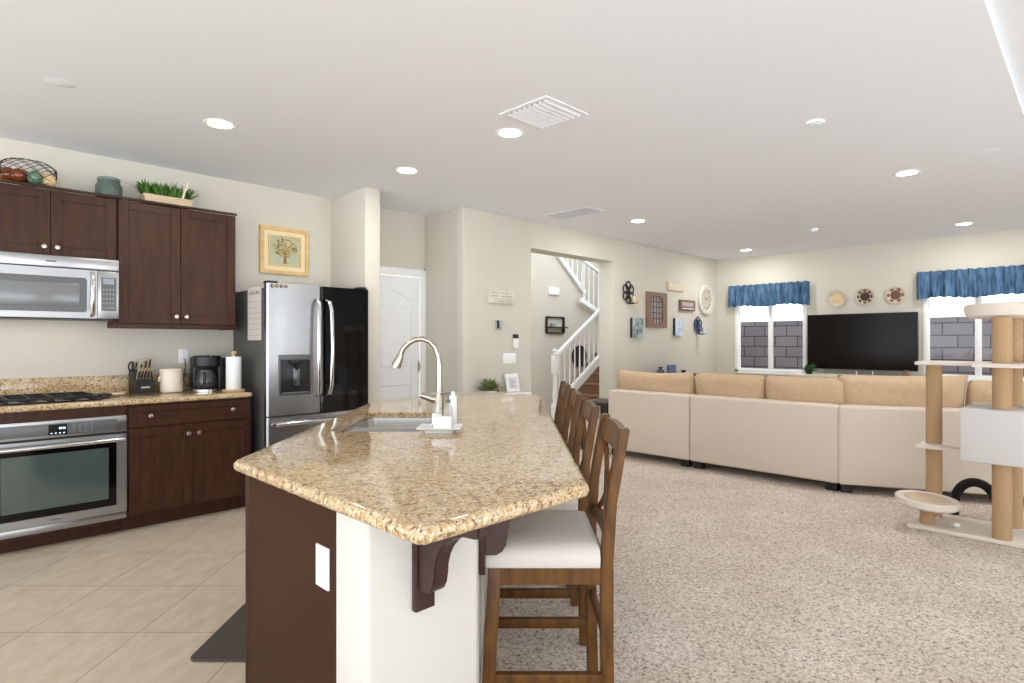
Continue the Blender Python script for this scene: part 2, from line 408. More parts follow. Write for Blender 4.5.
mb = MB(); mb.box(1.7, 3.3, -4.45, -4.3, 0, ZC+0.1); mb.box(6.6, XT+0.16, -4.45, -4.3, 0, ZC+0.1); mb.box(-3, 1.7, -4.45, -4.3, 2.15, ZC+0.1); mb.box(3.3, 6.6, -4.45, -4.3, 2.15, ZC+0.1)  # out of view; openings shaped for fridge reflections and incoming light
struct(mb.build('wall_side_unseen', WALL), 'unseen cream side wall, openings placed for light and reflections', 'wall')
def baseboard(name, label, *bx):
    mb = MB()
    for b in bx: mb.box(*b, 0.004, 2)
    struct(mb.build(name, WHITE), label, 'baseboard')
baseboard('baseboard_gallery', 'white baseboard along the long cream wall', (3.97, 5.0, YG-0.014, YG, 0.01, 0.11), (6.62, XT, YG-0.014, YG, 0.01, 0.11))
baseboard('baseboard_television', 'white baseboard below the two windows', (XT-0.014, XT, -4.2, YG-0.014, 0.01, 0.11))
# stair hall
mb = MB()
b_ = [(4.2, 0), (11, 0), (11, 1.2), (9.32, 1.86), (8.9, 2.23), (8.16, 2.845), (6.3, 4.4), (4.2, 4.4)]
mb.prism(b_, 0, 0.1, m=Matrix.Translation((0, 7.08, 0)) @ Matrix.Rotation(R(90), 4, 'X'))
struct(mb.build('wall_stair', WALL), 'cream stairwell wall with sloping top behind the stair', 'wall')
struct(MB().box(4.2, 11, 8.1, 8.2, 0, 5.2).build('wall_landing', WALL), 'pale wall of the upper stair landing', 'wall')
struct(MB().box(10.9, 11.0, YG+TH, 8.2, 0, 5.2).build('wall_stairwell', WALL), 'cream end wall of the stairwell', 'wall')
struct(MB().box(-1, XT+0.1, YK+0.5, 8.1, ZC+2.5, ZC+2.6).build('ceiling_stairwell', CEIL), 'white ceiling high over the stairwell', 'ceiling')
# hall door
d = thing('door_1', 'white panelled interior door with arched upper panel', 'door', (3.51, YK, 0), kind='structure')
mb = MB(); x0, x1 = 3.12, 3.89
mb.box(x0, x1, YK+0.01, YK+0.05, 0.01, 2.01)
for (a, c) in ((x0, x0+0.11), (x1-0.11, x1)): mb.box(a, c, YK-0.004, YK+0.012, 0.01, 1.789, 0.003, 1)
mb.box(x0+0.111, x1-0.111, YK-0.004, YK+0.012, 0.01, 0.22, 0.003, 1); mb.box(x0+0.111, x1-0.111, YK-0.004, YK+0.012, 0.84, 0.98, 0.003, 1)
arc = [(x0, 2.01), (x0, 1.79)] + [(x0+0.11+(x1-x0-0.22)*k/16, 1.76+0.10*math.sin(PI*k/16)**1.6) for k in range(17)] + [(x1, 1.79), (x1, 2.01)]
mb.prism(arc, 0, 0.016, m=Matrix.Translation((0, YK+0.012, 0)) @ Matrix.Rotation(R(90), 4, 'X'))
for z0, z1 in ((0.28, 0.78), (1.04, 1.68)): mb.box(x0+0.17, x1-0.17, YK-0.001, YK+0.012, z0, z1, 0.005, 1)
mb.build('door_leaf', DOORW, d)
mb = MB(); mb.box(3.862, 3.886, YK-0.012, YK-0.0045, 0.97, 1.10, 0.003); mb.tube([(3.872, YK-0.01, 1.0), (3.872, YK-0.04, 1.005), (3.872, YK-0.04, 1.065), (3.872, YK-0.01, 1.07)], 0.006)
mb.build('door_handle', M('satin_grey_handle', (176, 174, 170), 0.5, 0.3), d)
mb = MB()
for a, c in ((3.03, 3.115), (3.895, 3.97)): mb.box(a, c, YK-0.018, YK+0.0, 0, 2.02, 0.005)
mb.box(3.03, 3.97, YK-0.018, YK, 2.015, 2.10, 0.005)
struct(mb.build('trim_1', WHITE), 'white casing around the hall door', 'door casing')

# windows
def window(name, a, label):
    y0, y1, z0, z1 = a
    t = thing(name, label, 'window', (XT+0.08, (y0+y1)/2, z0), kind='structure')
    mb = MB(); f = 0.055; X0, X1 = XT-0.012, XT+0.09
    mb.box(X0, X1, y0, y0+f, z0, z1, 0.004); mb.box(X0, X1, y1-f, y1, z0, z1, 0.004)
    mb.box(X0, X1, y0, y1, z1-f, z1, 0.004); mb.box(X0, X1, y0, y1, z0, z0+0.045, 0.004)
    mb.build('window_frame', WHITE, t)
    ym = (y0+y1)/2
    MB().box(XT+0.02, XT+0.08, ym-0.022, ym+0.022, z0+0.045, z1-f, 0.004).build('mullion', WHITE, t)
    mb = MB(); y0b = y1-f
    for (p, q) in ((ym+0.022, y1-f), (y0+f, ym-0.022)):
        mb.box(XT+0.035, XT+0.07, p, p+0.012, z0+0.045, z1-f); mb.box(XT+0.035, XT+0.07, q-0.012, q, z0+0.045, z1-f)
        mb.box(XT+0.035, XT+0.07, p+0.012, q-0.012, z0+0.045, z0+0.065)
    mb.build('sash', WHITE, t)
    for (p, q) in ((ym+0.022, y1-f), (y0+f, ym-0.022)): MB().box(XT+0.05, XT+0.054, p+0.001, q-0.001, z0+0.046, z1-f).build('glass_pane', PANE, t)
    MB().box(XT-0.04, XT+0.03, y0-0.005, y1+0.005, z0-0.025, z0, 0.006).build('window_sill', WHITE, t)
window('window_1', W1, 'white framed sliding window left of the television')
window('window_2', W2, 'white framed sliding window right of the television, behind the cat tree')
def valance(name, y0, y1, z0, z1, label):
    t = thing(name, label, 'valance', (XT-0.06, (y0+y1)/2, z0), group='blue window valances')
    b = bmesh.new(); n = 150; rows = 12; rr = random.Random(int(y0*100)); sheets = []
    ph = [rr.uniform(0, 6) for _ in range(6)]
    for side in (0, 1):
        g = []
        for j in range(rows+1):
            v = j/rows; row = []
            for i in range(n+1):
                u = i/n; s_ = u*(y1-y0)
                amp = 0.010+0.026*v if v > 0.22 else 0.022-0.03*v
                wv = math.sin(46*s_+ph[0]+1.3*math.sin(7*s_+ph[1]))+0.5*math.sin(83*s_+ph[2]+2*math.sin(5*s_+ph[3])+v)
                edge = min(u, 1-u); back = 0.0 if edge > 0.015 else (1-edge/0.015)*0.05
                x = XT-0.095-amp*wv*0.8+back-0.006*side*-1
                z = z1-(z1-z0)*v+0.006*math.sin(60*s_+ph[4])*(1 if v in (0, 1) else 0)+(0.012*math.sin(9*s_+ph[5]) if v > 0.9 else 0)
                row.append(b.verts.new((x, y0+s_, z)))
            g.append(row)
        sheets.append(g)
    A, B = sheets
    for g in sheets:
        for j in range(rows):
            for i in range(n): b.faces.new((g[j][i], g[j][i+1], g[j+1][i+1], g[j+1][i]))
    for j in (0, rows):
        for i in range(n): b.faces.new((A[j][i], A[j][i+1], B[j][i+1], B[j][i]))
    for i in (0, n):
        for j in range(rows): b.faces.new((A[j][i], A[j+1][i], B[j+1][i], B[j][i]))
    bmesh.ops.recalc_face_normals(b, faces=b.faces[:])
    MB().merge(b).build('cloth', VAL, t, smooth=80)
    mb = MB(); zr = z1-0.05; mb.tube([(XT-0.045, y0+0.01, zr), (XT-0.045, y1-0.01, zr)], 0.008)
    for yy in (y0+0.012, y1-0.012): mb.tube([(XT-0.045, yy, zr), (XT-0.001, yy, zr)], 0.007)
    mb.build('curtain_rod', WHITE, t)
valance('window_valance', 3.165, 4.445, 1.885, 2.235, 'gathered blue valance over the window left of the television')
valance('window_valance', 0.42, 1.795, 1.89, 2.25, 'gathered blue valance over the window right of the television')
# outdoors
struct(MB().box(11.5, 11.7, -5, 9, -0.15, 1.70).build('wall_garden', BLOCK), 'grey concrete block wall outside the windows', 'garden wall')
struct(MB().box(XT+0.17, 11.5, -5, 9, -0.25, -0.15).build('ground_outside', colormat('dry_soil', (150, 132, 112), 0.95)), 'dry soil strip outside the windows', 'ground')

# ------------------------------------------------------------------ ceiling fittings
def downlight(x, y, label):
    t = thing('recessed_downlight', label, 'ceiling light', (x, y, ZC), group='recessed ceiling downlights')
    MB().lathe([(0.073, -0.002), (0.092, -0.006), (0.098, -0.001), (0.098, 0.0), (0.073, 0.0)], (x, y, ZC), 32).build('trim_ring', WHITE, t)
    MB().lathe([(0, -0.004), (0.05, -0.004), (0.074, -0.002), (0.074, -0.0005)], (x, y, ZC), 32).build('lens', LAMP, t)
    ld_ = bpy.data.lights.new('downlight_lamp', 'AREA'); ld_.shape = 'DISK'; ld_.size = 0.14; ld_.energy = 9 if x > 5 else 4; ld_.color = (1.0, 0.99, 0.98)
    lo = bpy.data.objects.new('downlight_lamp', ld_); C.objects.link(lo); lo.parent = t; lo.location = (0, 0, -0.012)
for x, y, lb in ((1.356, 4.014, 'glowing recessed ceiling light above the wall cabinets, farthest left'),
                 (2.792, 2.811, 'glowing recessed ceiling light beside the square air vent'),
                 (2.808, 4.023, 'glowing recessed ceiling light above the fridge'),
                 (5.882, 3.812, 'glowing recessed ceiling light right of the long dark vent, near stair opening'),
                 (8.915, 3.852, 'glowing recessed ceiling light in the far corner above the left window'),
                 (5.787, 1.146, 'nearer of the two glowing recessed lights at the right of the ceiling'),
                 (8.779, 1.163, 'farther of the two glowing recessed lights at the right, above right window')):
    downlight(x, y, lb)
def disc(name, x, y, r, h, label, cat, group=None, m=CEIL):
    h = h if name == 'smoke_detector' else h*0.45
    t = MB().lathe([(0, -h), (r*0.55, -h), (r*0.6, -h*0.8), (r*0.92, -h*0.7), (r, -h*0.2), (r, 0)], (x, y, ZC), 28).build(name, m)
    return tag(t, label, cat, group)
disc('ceiling_speaker', 0.528, 3.99, 0.07, 0.005, 'flat white ceiling disc above the wire basket', 'ceiling cover')
disc('smoke_detector', 4.027, 1.294, 0.055, 0.02, 'small white smoke detector in the middle of the right ceiling', 'smoke detector')
disc('sprinkler_cover', 3.98, 4.104, 0.05, 0.006, 'small white ceiling cover above the hall recess', 'ceiling cover')
disc('sprinkler_cover', 5.853, 4.349, 0.09, 0.01, 'white ceiling disc right behind the long dark vent', 'ceiling cover')
for x, y, lb in ((7.307, 2.469, 'nearest white ceiling disc in the row before the television'), (8.977, 2.475, 'farthest white ceiling disc right above the television'),
                 (8.4, 2.5, 'middle white ceiling disc in the row before the television')): disc('ceiling_speaker', x, y, 0.09 if x != 8.4 else 0.05, 0.012, lb, 'ceiling cover')
disc('smoke_detector', 7.849, 2.534, 0.05, 0.035, 'small round smoke detector on the ceiling before the television', 'smoke detector')
disc('ceiling_speaker', 9.2, 1.19, 0.12, 0.01, 'white ceiling disc behind the far right ceiling light', 'ceiling cover')
disc('ceiling_speaker', 5.57, 0.62, 0.1, 0.008, 'white ceiling disc near the raised ceiling edge', 'ceiling cover')
disc('ceiling_speaker', 8.9, 4.35, 0.1, 0.01, 'white ceiling disc in the far left ceiling corner', 'ceiling cover')
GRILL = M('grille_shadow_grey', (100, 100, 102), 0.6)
def vent(x0, x1, y0, y1, label, along, darkm):
    t = thing('ceiling_vent', label, 'vent', ((x0+x1)/2, (y0+y1)/2, ZC))
    mb = MB(); f = 0.03; mb.prism([(x0, y0), (x1, y0), (x1, y1), (x0, y1)], ZC-0.005, ZC-0.0003, [[(x0+f, y0+f), (x1-f, y0+f), (x1-f, y1-f), (x0+f, y1-f)]])
    mb.build('frame', CEIL, t)
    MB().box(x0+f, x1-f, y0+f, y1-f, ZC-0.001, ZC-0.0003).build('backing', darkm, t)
    mb = MB(); p = 0.042 if darkm is not GRILL else 0.03; a0, a1 = (y0+f, y1-f) if along == 'x' else (x0+f, x1-f); a = a0+0.008
    while a < a1-0.006:
        if along == 'x': mb.bar((x0+f, a, ZC-0.0045), (x1-f, a, ZC-0.0045), 0.03 if darkm is not GRILL else 0.007, 0.002, up=(0, 0.6, 1))
        else: mb.bar((a, y0+f, ZC-0.006), (a, y1-f, ZC-0.006), 0.013, 0.002, up=(0.6, 0, 1))
        a += p
    mb.build('louvre_slats', CEIL, t)
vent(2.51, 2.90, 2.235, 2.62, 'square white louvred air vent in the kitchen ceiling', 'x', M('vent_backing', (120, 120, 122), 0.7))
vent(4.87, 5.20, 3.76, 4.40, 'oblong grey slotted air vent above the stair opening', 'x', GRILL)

# ------------------------------------------------------------------ kitchen cabinets
def knob(parent, x, y, z):
    MB().lathe([(0.006, 0), (0.006, 0.012), (0.015, 0.018), (0.0165, 0.024), (0.013, 0.029), (0, 0.031)], (x, y, z), 20, '-Y').build('knob', NICK, parent)
def front(parent, name, x0, x1, z0, z1, y, rail=0.062, m=None, knobs=()):
    m = m or ESP; mb = MB(); t = 0.02; g = 0.0015; x0 += g; x1 -= g; z0 += g; z1 -= g
    mb.box(x0, x0+rail, y, y+t, z0, z1, 0.002, 1); mb.box(x1-rail, x1, y, y+t, z0, z1, 0.002, 1)
    mb.box(x0+rail, x1-rail, y, y+t, z1-rail, z1, 0.002, 1); mb.box(x0+rail, x1-rail, y, y+t, z0, z0+rail, 0.002, 1)
    mb.box(x0+rail-0.004, x1-rail+0.004, y+0.0075, y+t-0.002, z0+rail-0.004, z1-rail+0.004)
    e = 0.008  # small inner moulding
    xi0, xi1, zi0, zi1 = x0+rail, x1-rail, z0+rail, z1-rail
    mb.box(xi0, xi0+e, y+0.005, y+0.012, zi0, zi1); mb.box(xi1-e, xi1, y+0.005, y+0.012, zi0, zi1); mb.box(xi0, xi1, y+0.005, y+0.012, zi0, zi0+e); mb.box(xi0, xi1, y+0.005, y+0.012, zi1-e, zi1)
    o = mb.build(name, m, parent)
    for kx, kz in knobs: knob(o, kx, y, kz)
    return o
def wallcab(x0, x1, z0, z1, label, knobz, lightrail):
    t = thing('wall_cabinet', label, 'cabinet', ((x0+x1)/2, 5.17, z0))
    mb = MB(); mb.box(x0, x1, 5.022, YK-0.001, z0, z1)
    if lightrail: mb.box(x0-0.06, x1, 5.005, 5.03, z0-0.035, z0, 0.003); mb.box(x1-0.02, x1, 5.03, YK-0.002, z0-0.035, z0)
    mb.build('body', ESP, t)
    xm = (x0+x1)/2
    front(t, 'door', x0+0.004, xm, z0+0.002, z1-0.004, 5.0, knobs=[(xm-0.035, knobz)]); front(t, 'door', xm, x1-0.004, z0+0.002, z1-0.004, 5.0, knobs=[(xm+0.035, knobz)])
    MB().prism([(0, 0), (0.03, 0.0), (0.03, 0.006), (0.008, 0.02), (0, 0.02)], x0, x1+0.0, m=Matrix.Translation((0, 5.005, z1)) @ Matrix(((0, 0, 1, 0), (-1, 0, 0, 0), (0, 1, 0, 0), (0, 0, 0, 1)))).build('cornice', ESP, t)
wallcab(0.231, 0.991, 1.885, 2.335, 'short dark brown double wall cabinet above the microwave', 1.945, False)
wallcab(0.994, 1.815, 1.44, 2.335, 'tall dark brown double wall cabinet left of the fridge', 1.50, True)
# microwave
t = thing('microwave_oven', 'stainless steel microwave mounted under the short cabinet', 'microwave', (0.61, 5.14, 1.47))
yF = 4.94
MB().box(0.232, 0.988, yF+0.03, YK-0.002, 1.472, 1.88, 0.004).build('body', PANG, t)
MB().box(0.23, 0.99, yF, yF+0.03, 1.808, 1.884, 0.004).build('vent_panel', STEEL, t)
mb = MB(); o2 = [(0.23, 1.47), (0.862, 1.47), (0.862, 1.802), (0.23, 1.802)]; hole = rrect(0.52, 1.628, 0.283, 0.118, 0.02)
TY = lambda y: Matrix.Translation((0, y, 0)) @ Matrix.Rotation(R(90), 4, 'X')
mb.prism(o2, 0, 0.028, [hole], m=TY(yF+0.03)); dr = mb.build('door', STEEL, t)
MB().prism(rrect(0.52, 1.628, 0.284, 0.119, 0.02), 0, 0.012, m=TY(yF+0.022)).build('window_border', PANG, dr)
MB().box(0.265, 0.765, yF+0.006, yF+0.011, 1.55, 1.705, 0.004).build('window_glass', MGLASS, dr)
mb = MB(); mb.tube([(0.832, yF+0.005, 1.49), (0.832, yF-0.022, 1.52), (0.832, yF-0.032, 1.636), (0.832, yF-0.022, 1.75), (0.832, yF+0.005, 1.785)], 0.016, 12); mb.build('handle', CHROME, dr)
cp = MB().box(0.864, 0.99, yF, yF+0.03, 1.47, 1.802, 0.004).build('control_panel', STEEL, t)
MB().box(0.885, 0.974, yF-0.002, yF+0.002, 1.525, 1.757).build('key_pad', PANG, cp)
MB().box(0.895, 0.96, yF-0.004, yF, 1.712, 1.75).build('display', M('pale_display', (150, 158, 166), 0.3), cp)
mb = MB()
for i in range(4):
    for j in range(5): mb.box(0.893+i*0.019, 0.904+i*0.019, yF-0.0035, yF-0.001, 1.54+j*0.032, 1.552+j*0.032)
mb.build('key', M('key_grey', (140, 142, 144), 0.5), cp).__setitem__('kind', 'stuff')
MB().box(0.58, 0.635, yF-0.002, yF+0.001, 1.84, 1.85).build('badge', PANG, t)
mb = MB(); mb.box(0.25, 0.97, yF+0.05, YK-0.01, 1.462, 1.472); mb.build('underside', BLK, t)
ml = bpy.data.lights.new('added_wall_fill', 'AREA'); ml.shape = 'RECTANGLE'; ml.size = 0.6; ml.size_y = 0.2; ml.energy = 0.4; ml.color = (1, 0.95, 0.85)  # added dim fill below the microwave, brightens the wall there
mo = bpy.data.objects.new('added_wall_fill', ml); C.objects.link(mo); mo.parent = t; mo.location = (0, -0.02, -0.012)

# base cabinets and oven
t = thing('base_cabinet', 'dark brown base cabinet with one wide drawer and two doors beside the oven', 'cabinet', (1.41, 5.03, 0))
mb = MB(); mb.box(0.991, 1.83, 4.732, YK-0.001, 0.10, 0.874); mb.box(0.991, 1.825, 4.80, YK-0.01, 0, 0.10); mb.build('body', ESP, t)
front(t, 'drawer', 1.0, 1.815, 0.715, 0.865, 4.712, 0.045, knobs=[(1.13, 0.79), (1.68, 0.79)])
front(t, 'door', 1.0, 1.407, 0.12, 0.708, 4.712, knobs=[(1.372, 0.64)]); front(t, 'door', 1.407, 1.815, 0.12, 0.708, 4.712, knobs=[(1.443, 0.64)])
t = thing('oven_cabinet', 'dark brown cabinet frame around the built-in oven, below the cooktop', 'cabinet', (0.61, 5.03, 0))
mb = MB(); mb.box(-0.6, 0.99, 4.80, YK-0.01, 0, 0.10); mb.box(-0.6, 0.989, 4.715, 4.76, 0.812, 0.874); mb.box(-0.6, 0.222, 4.732, YK-0.001, 0.1, 0.874); mb.box(-0.6, 0.989, 5.32, YK-0.001, 0.1, 0.874); mb.box(0.222, 0.989, 4.72, 5.30, 0.09, 0.106)
mb.build('frame', ESP, t)
front(t, 'door', -0.25, 0.218, 0.12, 0.80, 4.712, knobs=[(0.18, 0.7)])
t = thing('wall_oven', 'stainless steel built-in oven with dark glass door', 'oven', (0.608, 5.0, 0.108))
MB().box(0.24, 0.975, 4.74, 5.30, 0.112, 0.80).build('body', STEELD, t)
cp = MB().box(0.228, 0.986, 4.70, 4.74, 0.70, 0.81, 0.004).build('control_panel', STEEL, t)
MB().box(0.29, 0.93, 4.697, 4.702, 0.715, 0.79, 0.002).build('glass_strip', PANG, cp)
MB().box(0.563, 0.658, 4.694, 4.699, 0.717, 0.783).build('display', DISP, cp)
mb = MB()
for xx in (0.617, 0.625, 0.636, 0.644): mb.box(xx, xx+0.005, 4.692, 4.695, 0.752, 0.765)
mb.build('clock_digits', DIGIT, cp)
for k in range(4): MB().box(0.575+k*0.021, 0.583+k*0.021, 4.692, 4.695, 0.726, 0.731).build('indicator', DIGIT, cp)
KM = M('pale_marks', (170, 172, 174), 0.5)
for i in range(4):
    for j in range(4): MB().box(0.69+i*0.032, 0.697+i*0.032, 4.694, 4.698, 0.725+j*0.015, 0.728+j*0.015).build('key_mark', KM, cp)
MB().box(0.30, 0.95, 4.705, 4.74, 0.685, 0.70).build('gap_shadow', BLK, t)
mb = MB(); mb.prism([(0.228, 0.155), (0.986, 0.155), (0.986, 0.686), (0.228, 0.686)], 0, 0.04, [rrect(0.607, 0.42, 0.322, 0.213, 0.008, 2)], m=TY(4.74)); dr = mb.build('door', STEEL, t)
MB().box(0.284, 0.93, 4.706, 4.735, 0.206, 0.634).build('glass_border', BGLASS, dr)
MB().box(0.335, 0.885, 4.7035, 4.708, 0.255, 0.60, 0.001, 1).build('glass', OGLASS, dr)
mb = MB(); mb.tube([(0.25, 4.655, 0.652), (0.45, 4.648, 0.652), (0.77, 4.648, 0.652), (0.965, 4.655, 0.652)], 0.014, 12)
for xx in (0.285, 0.93): mb.tube([(xx, 4.652, 0.652), (xx, 4.70, 0.652)], 0.009)
mb.build('handle', CHROME, dr)
MB().box(0.228, 0.986, 4.71, 4.74, 0.108, 0.152, 0.003).build('bottom_trim', STEEL, t)
MB().box(0.57, 0.63, 4.698, 4.701, 0.178, 0.184).build('badge', PANG, t)
# worktop
t = thing('kitchen_worktop', 'speckled beige granite worktop along the kitchen wall', 'worktop', (0.62, 5.0, 0.874))
mb = MB(); bullnose(mb, [(-0.6, 4.687), (1.80, 4.687), (1.826, 4.697), (1.838, 4.72), (1.838, YK-0.001), (-0.6, YK-0.001)], 0.876, 0.914); mb.build('slab', GRAN, t)
MB().box(-0.6, 1.838, YK-0.022, YK-0.001, 0.9145, 1.052, 0.003).build('backsplash', GRAN, t)
# cooktop
t = thing('gas_cooktop', 'black gas cooktop with iron grates set in the worktop', 'cooktop', (0.5, 4.99, 0.914))
MB().box(0.10, 0.86, 4.76, 5.24, 0.9146, 0.924, 0.004).build('plate', BGLASS, t)
for cx in (0.25, 0.48, 0.71):
    mb = MB(); h = 0.944
    for yy in (4.80, 4.99, 5.19): mb.bar((cx-0.11, yy, h), (cx+0.11, yy, h), 0.012, 0.014, 0.002)
    for xx in (cx-0.108, cx, cx+0.108): mb.bar((xx, 4.79, h), (xx, 5.20, h), 0.012, 0.014, 0.002)
    for xx in (cx-0.108, cx+0.108):
        for yy in (4.80, 5.19): mb.bar((xx, yy, 0.922), (xx, yy, h), 0.012, 0.012)
    mb.build('grate', BLKM, t)
    for yy in (4.89, 5.10): MB().lathe([(0.05, 0), (0.05, 0.006), (0.036, 0.010), (0.036, 0.018), (0, 0.02)], (cx, yy, 0.924), 20).build('burner', BLKM, t)
for k in range(4): MB().lathe([(0.018, 0), (0.016, 0.022), (0, 0.023)], (0.838, 4.84+0.085*k, 0.924), 16).build('control_knob', BLK, t)

# island
t = thing('kitchen_island', 'angled kitchen island with brown end panel and cream half wall', 'kitchen island', (2.12, 2.4, 0), R(45))
cabp = [(2.016, 0.899), (1.592, 0.475), (1.816, 0.252), (4.184, 0.252), (4.408, 0.475), (3.984, 0.899)]
fl = lambda pts: [(a, c) for a, c in pts]
MB().prism(cabp, 0.0, 0.873, [rrect(2.94, 0.605, 0.36, 0.218, 0.05, 3)]).build('cabinet_body', ESPB, t, ISL)
dry = [(1.592, 0.4745), (1.488, 0.3705), (1.754, 0.104), (4.246, 0.104), (4.512, 0.3705), (4.408, 0.4745), (4.184, 0.2515), (1.816, 0.2515)]
MB().prism(roundpoly(dry, [0.002, 0.02, 0.02, 0.02, 0.02, 0.002, 0.002, 0.002], 5), 0.0, 0.873).build('half_wall', M('island_white_paint', (214, 210, 202), 0.7), t, ISL)
ROT180 = Matrix.Rotation(PI, 4, 'Z')
for k in range(3):
    fm = ISL @ Matrix.Translation((0, 0.899, 0)) @ ROT180
    x0 = -3.96+k*0.646
    mb = MB(); mb.box(x0+0.003, x0+0.64, -0.018, 0, 0.11, 0.86, 0.002, 1); mb.box(x0+0.06, x0+0.58, -0.021, -0.016, 0.17, 0.80, 0.003, 1)
    dd = mb.build('door', ESP, t, fm); MB().lathe([(0.006, 0), (0.016, 0.02), (0, 0.03)], (x0+0.06, -0.018, 0.75), 14, '-Y').build('knob', NICK, dd, fm)
# corbels: profile in (out, up), thickness across
def corbel(px, py, ang):
    f = Matrix.Translation((px, py, 0)) @ Matrix.Rotation(ang, 4, 'Z')      # local +x points out of the wall
    mb = MB(); mb.box(0, 0.02, -0.032, 0.032, 0.585, 0.872, 0.003)
    prof = [(0.02, 0.872), (0.26, 0.872), (0.26, 0.838), (0.245, 0.832)] + [(0.245-0.155*math.sin(a*PI/2)**0.9, 0.832-0.13*(1-math.cos(a*PI/2))) for a in (0.15, 0.3, 0.45, 0.6, 0.75, 0.9, 1.0)] + [(0.085, 0.675), (0.074, 0.655), (0.055, 0.644), (0.02, 0.642)]
    mb.prism(prof, -0.024, 0.024, bev=0.003, m=Matrix.Rotation(R(90), 4, 'X')); mb.build('corbel', ESPD, t, f)
# near face: plane world y = 1.314
corbel(0.963, 1.313, R(-90))
for s_ in (1.86, 3.0, 4.1):
    p = ISL @ Vector((s_, 0.104, 0)); corbel(p.x, p.y, R(-45))
# island top
hole = rrect(2.94, 0.605, 0.35, 0.208, 0.05, 5)
outl = [(1.974, 0.935), (1.234, 0.194), (1.645, -0.217), (4.32, -0.217), (4.727, 0.192), (3.984, 0.935)]
outl = roundpoly(outl, [0.03, 0.03, 0.035, 0.15, 0.25, 0.05], 7)
def area(p): return sum(p[i-1][0]*p[i][1]-p[i][0]*p[i-1][1] for i in range(len(p)))/2
if area(outl) < 0: outl = outl[::-1]
mb = MB(); bullnose(mb, outl, 0.874, 0.914, [hole]); top = mb.build('island_worktop', GRAN, None, ISL); tag(top, 'pointed speckled granite worktop on the kitchen island', 'worktop')
# sink
t = thing('kitchen_sink', 'stainless double bowl sink sunk into the island worktop', 'sink', tuple(ISL @ Vector((2.94, 0.60, 0.70))), R(45))
def bowl(cx, hx, depth):
    b = bmesh.new(); prev = None; hy = 0.207
    for z, ins in ((0.8885, 0.006), (0.8885, 0.001), (0.885, 0.0), (0.884, 0.008), (0.86, 0.010), (depth+0.05, 0.018), (depth+0.015, 0.028), (depth, 0.055)):
        ring = [b.verts.new((x, y, z)) for x, y in rrect(cx, 0.605, hx-ins, hy-ins, max(0.02, 0.06-ins*0.3), 5)]
        if prev:
            for i in range(len(ring)): b.faces.new((prev[i], prev[(i+1) % len(ring)], ring[(i+1) % len(ring)], ring[i]))
        prev = ring
    b.faces.new(prev); bmesh.ops.recalc_face_normals(b, faces=b.faces[:])
    for f in b.faces: f.normal_flip()
    o = MB().merge(b).build('bowl', SINKM, t, ISL); MB().lathe([(0.045, 0), (0.04, 0.004), (0.02, 0.002), (0, 0.002)], (cx, 0.60, depth+0.001), 20).build('drain', CHROME, o, ISL)
bowl(2.734, 0.1425, 0.68); bowl(3.0835, 0.2045, 0.66)
# faucet
FNICK = M('faucet_nickel', (182, 170, 156), 0.25, 1)
t = thing('kitchen_faucet', 'brushed nickel gooseneck pull-down faucet behind the soap tray', 'faucet', tuple(ISL @ Vector((2.80, 0.345, 0.914))), R(45))
FX = 2.80
mb = MB(); mb.lathe([(0.03, 0.0005), (0.03, 0.006), (0.024, 0.012), (0.021, 0.05), (0.02, 0.13), (0.016, 0.15), (0.014, 0.19), (0.0, 0.19)], (FX, 0.345, 0.914), 24); mb.build('base_column', FNICK, t, ISL)
mb = MB(); mb.tube([(FX, r_, z) for r_, z in ((0.345, 1.08), (0.345, 1.2), (0.349, 1.24), (0.365, 1.283), (0.39, 1.31), (0.425, 1.323), (0.46, 1.319), (0.49, 1.303), (0.515, 1.278), (0.53, 1.245))], 0.0128, 16); mb.build('spout', FNICK, t, ISL)
mb = MB(); mb.tube([(FX, 0.526, 1.252), (FX, 0.537, 1.225), (FX, 0.547, 1.2), (FX, 0.551, 1.187)], [0.0138, 0.018, 0.0225, 0.0215], 18); hd = mb.build('spray_head', FNICK, t, ISL)
mb = MB(); mb.bar((FX-0.003, 0.519, 1.235), (FX-0.003, 0.53, 1.20), 0.008, 0.012, 0.002); mb.build('spray_button', M('grey_button', (120, 124, 128), 0.4), hd, ISL)
mb = MB(); mb.tube([(FX, 0.345, 1.035), (FX, 0.375, 1.037), (FX, 0.40, 1.046), (FX, 0.432, 1.056)], [0.02, 0.019, 0.017, 0.013], 14); mb.build('handle', FNICK, t, ISL)
# tray and bottles in front of the faucet
def tray():
    b = bmesh.new(); prev = None; cx, cy = 2.59, 0.315
    for z, hx, hy in ((0.9145, 0.05, 0.06), (0.924, 0.052, 0.062), (0.934, 0.078, 0.093), (0.938, 0.079, 0.095), (0.937, 0.074, 0.09), (0.929, 0.055, 0.066)):
        ring = [b.verts.new((x, y, z)) for x, y in rrect(cx, cy, hx, hy, 0.008, 3)]
        if prev:
            for i in range(len(ring)): b.faces.new((prev[i], prev[(i+1) % len(ring)], ring[(i+1) % len(ring)], ring[i]))
        else: b.faces.new(ring)
        prev = ring
    b.faces.new(prev); bmesh.ops.recalc_face_normals(b, faces=b.faces[:]); return MB().merge(b).build('soap_tray', M('white_ceramic', (238, 238, 238), 0.25), None, ISL)
tag(tray(), 'square white footed tray on the island beside the sink', 'tray')
tag(MB().box(2.552, 2.60, 0.262, 0.342, 0.9295, 0.982, 0.006).build('sponge', M('white_sponge', (244, 244, 244), 0.9), None, ISL), 'white block sponge at the front of the soap tray', 'sponge')
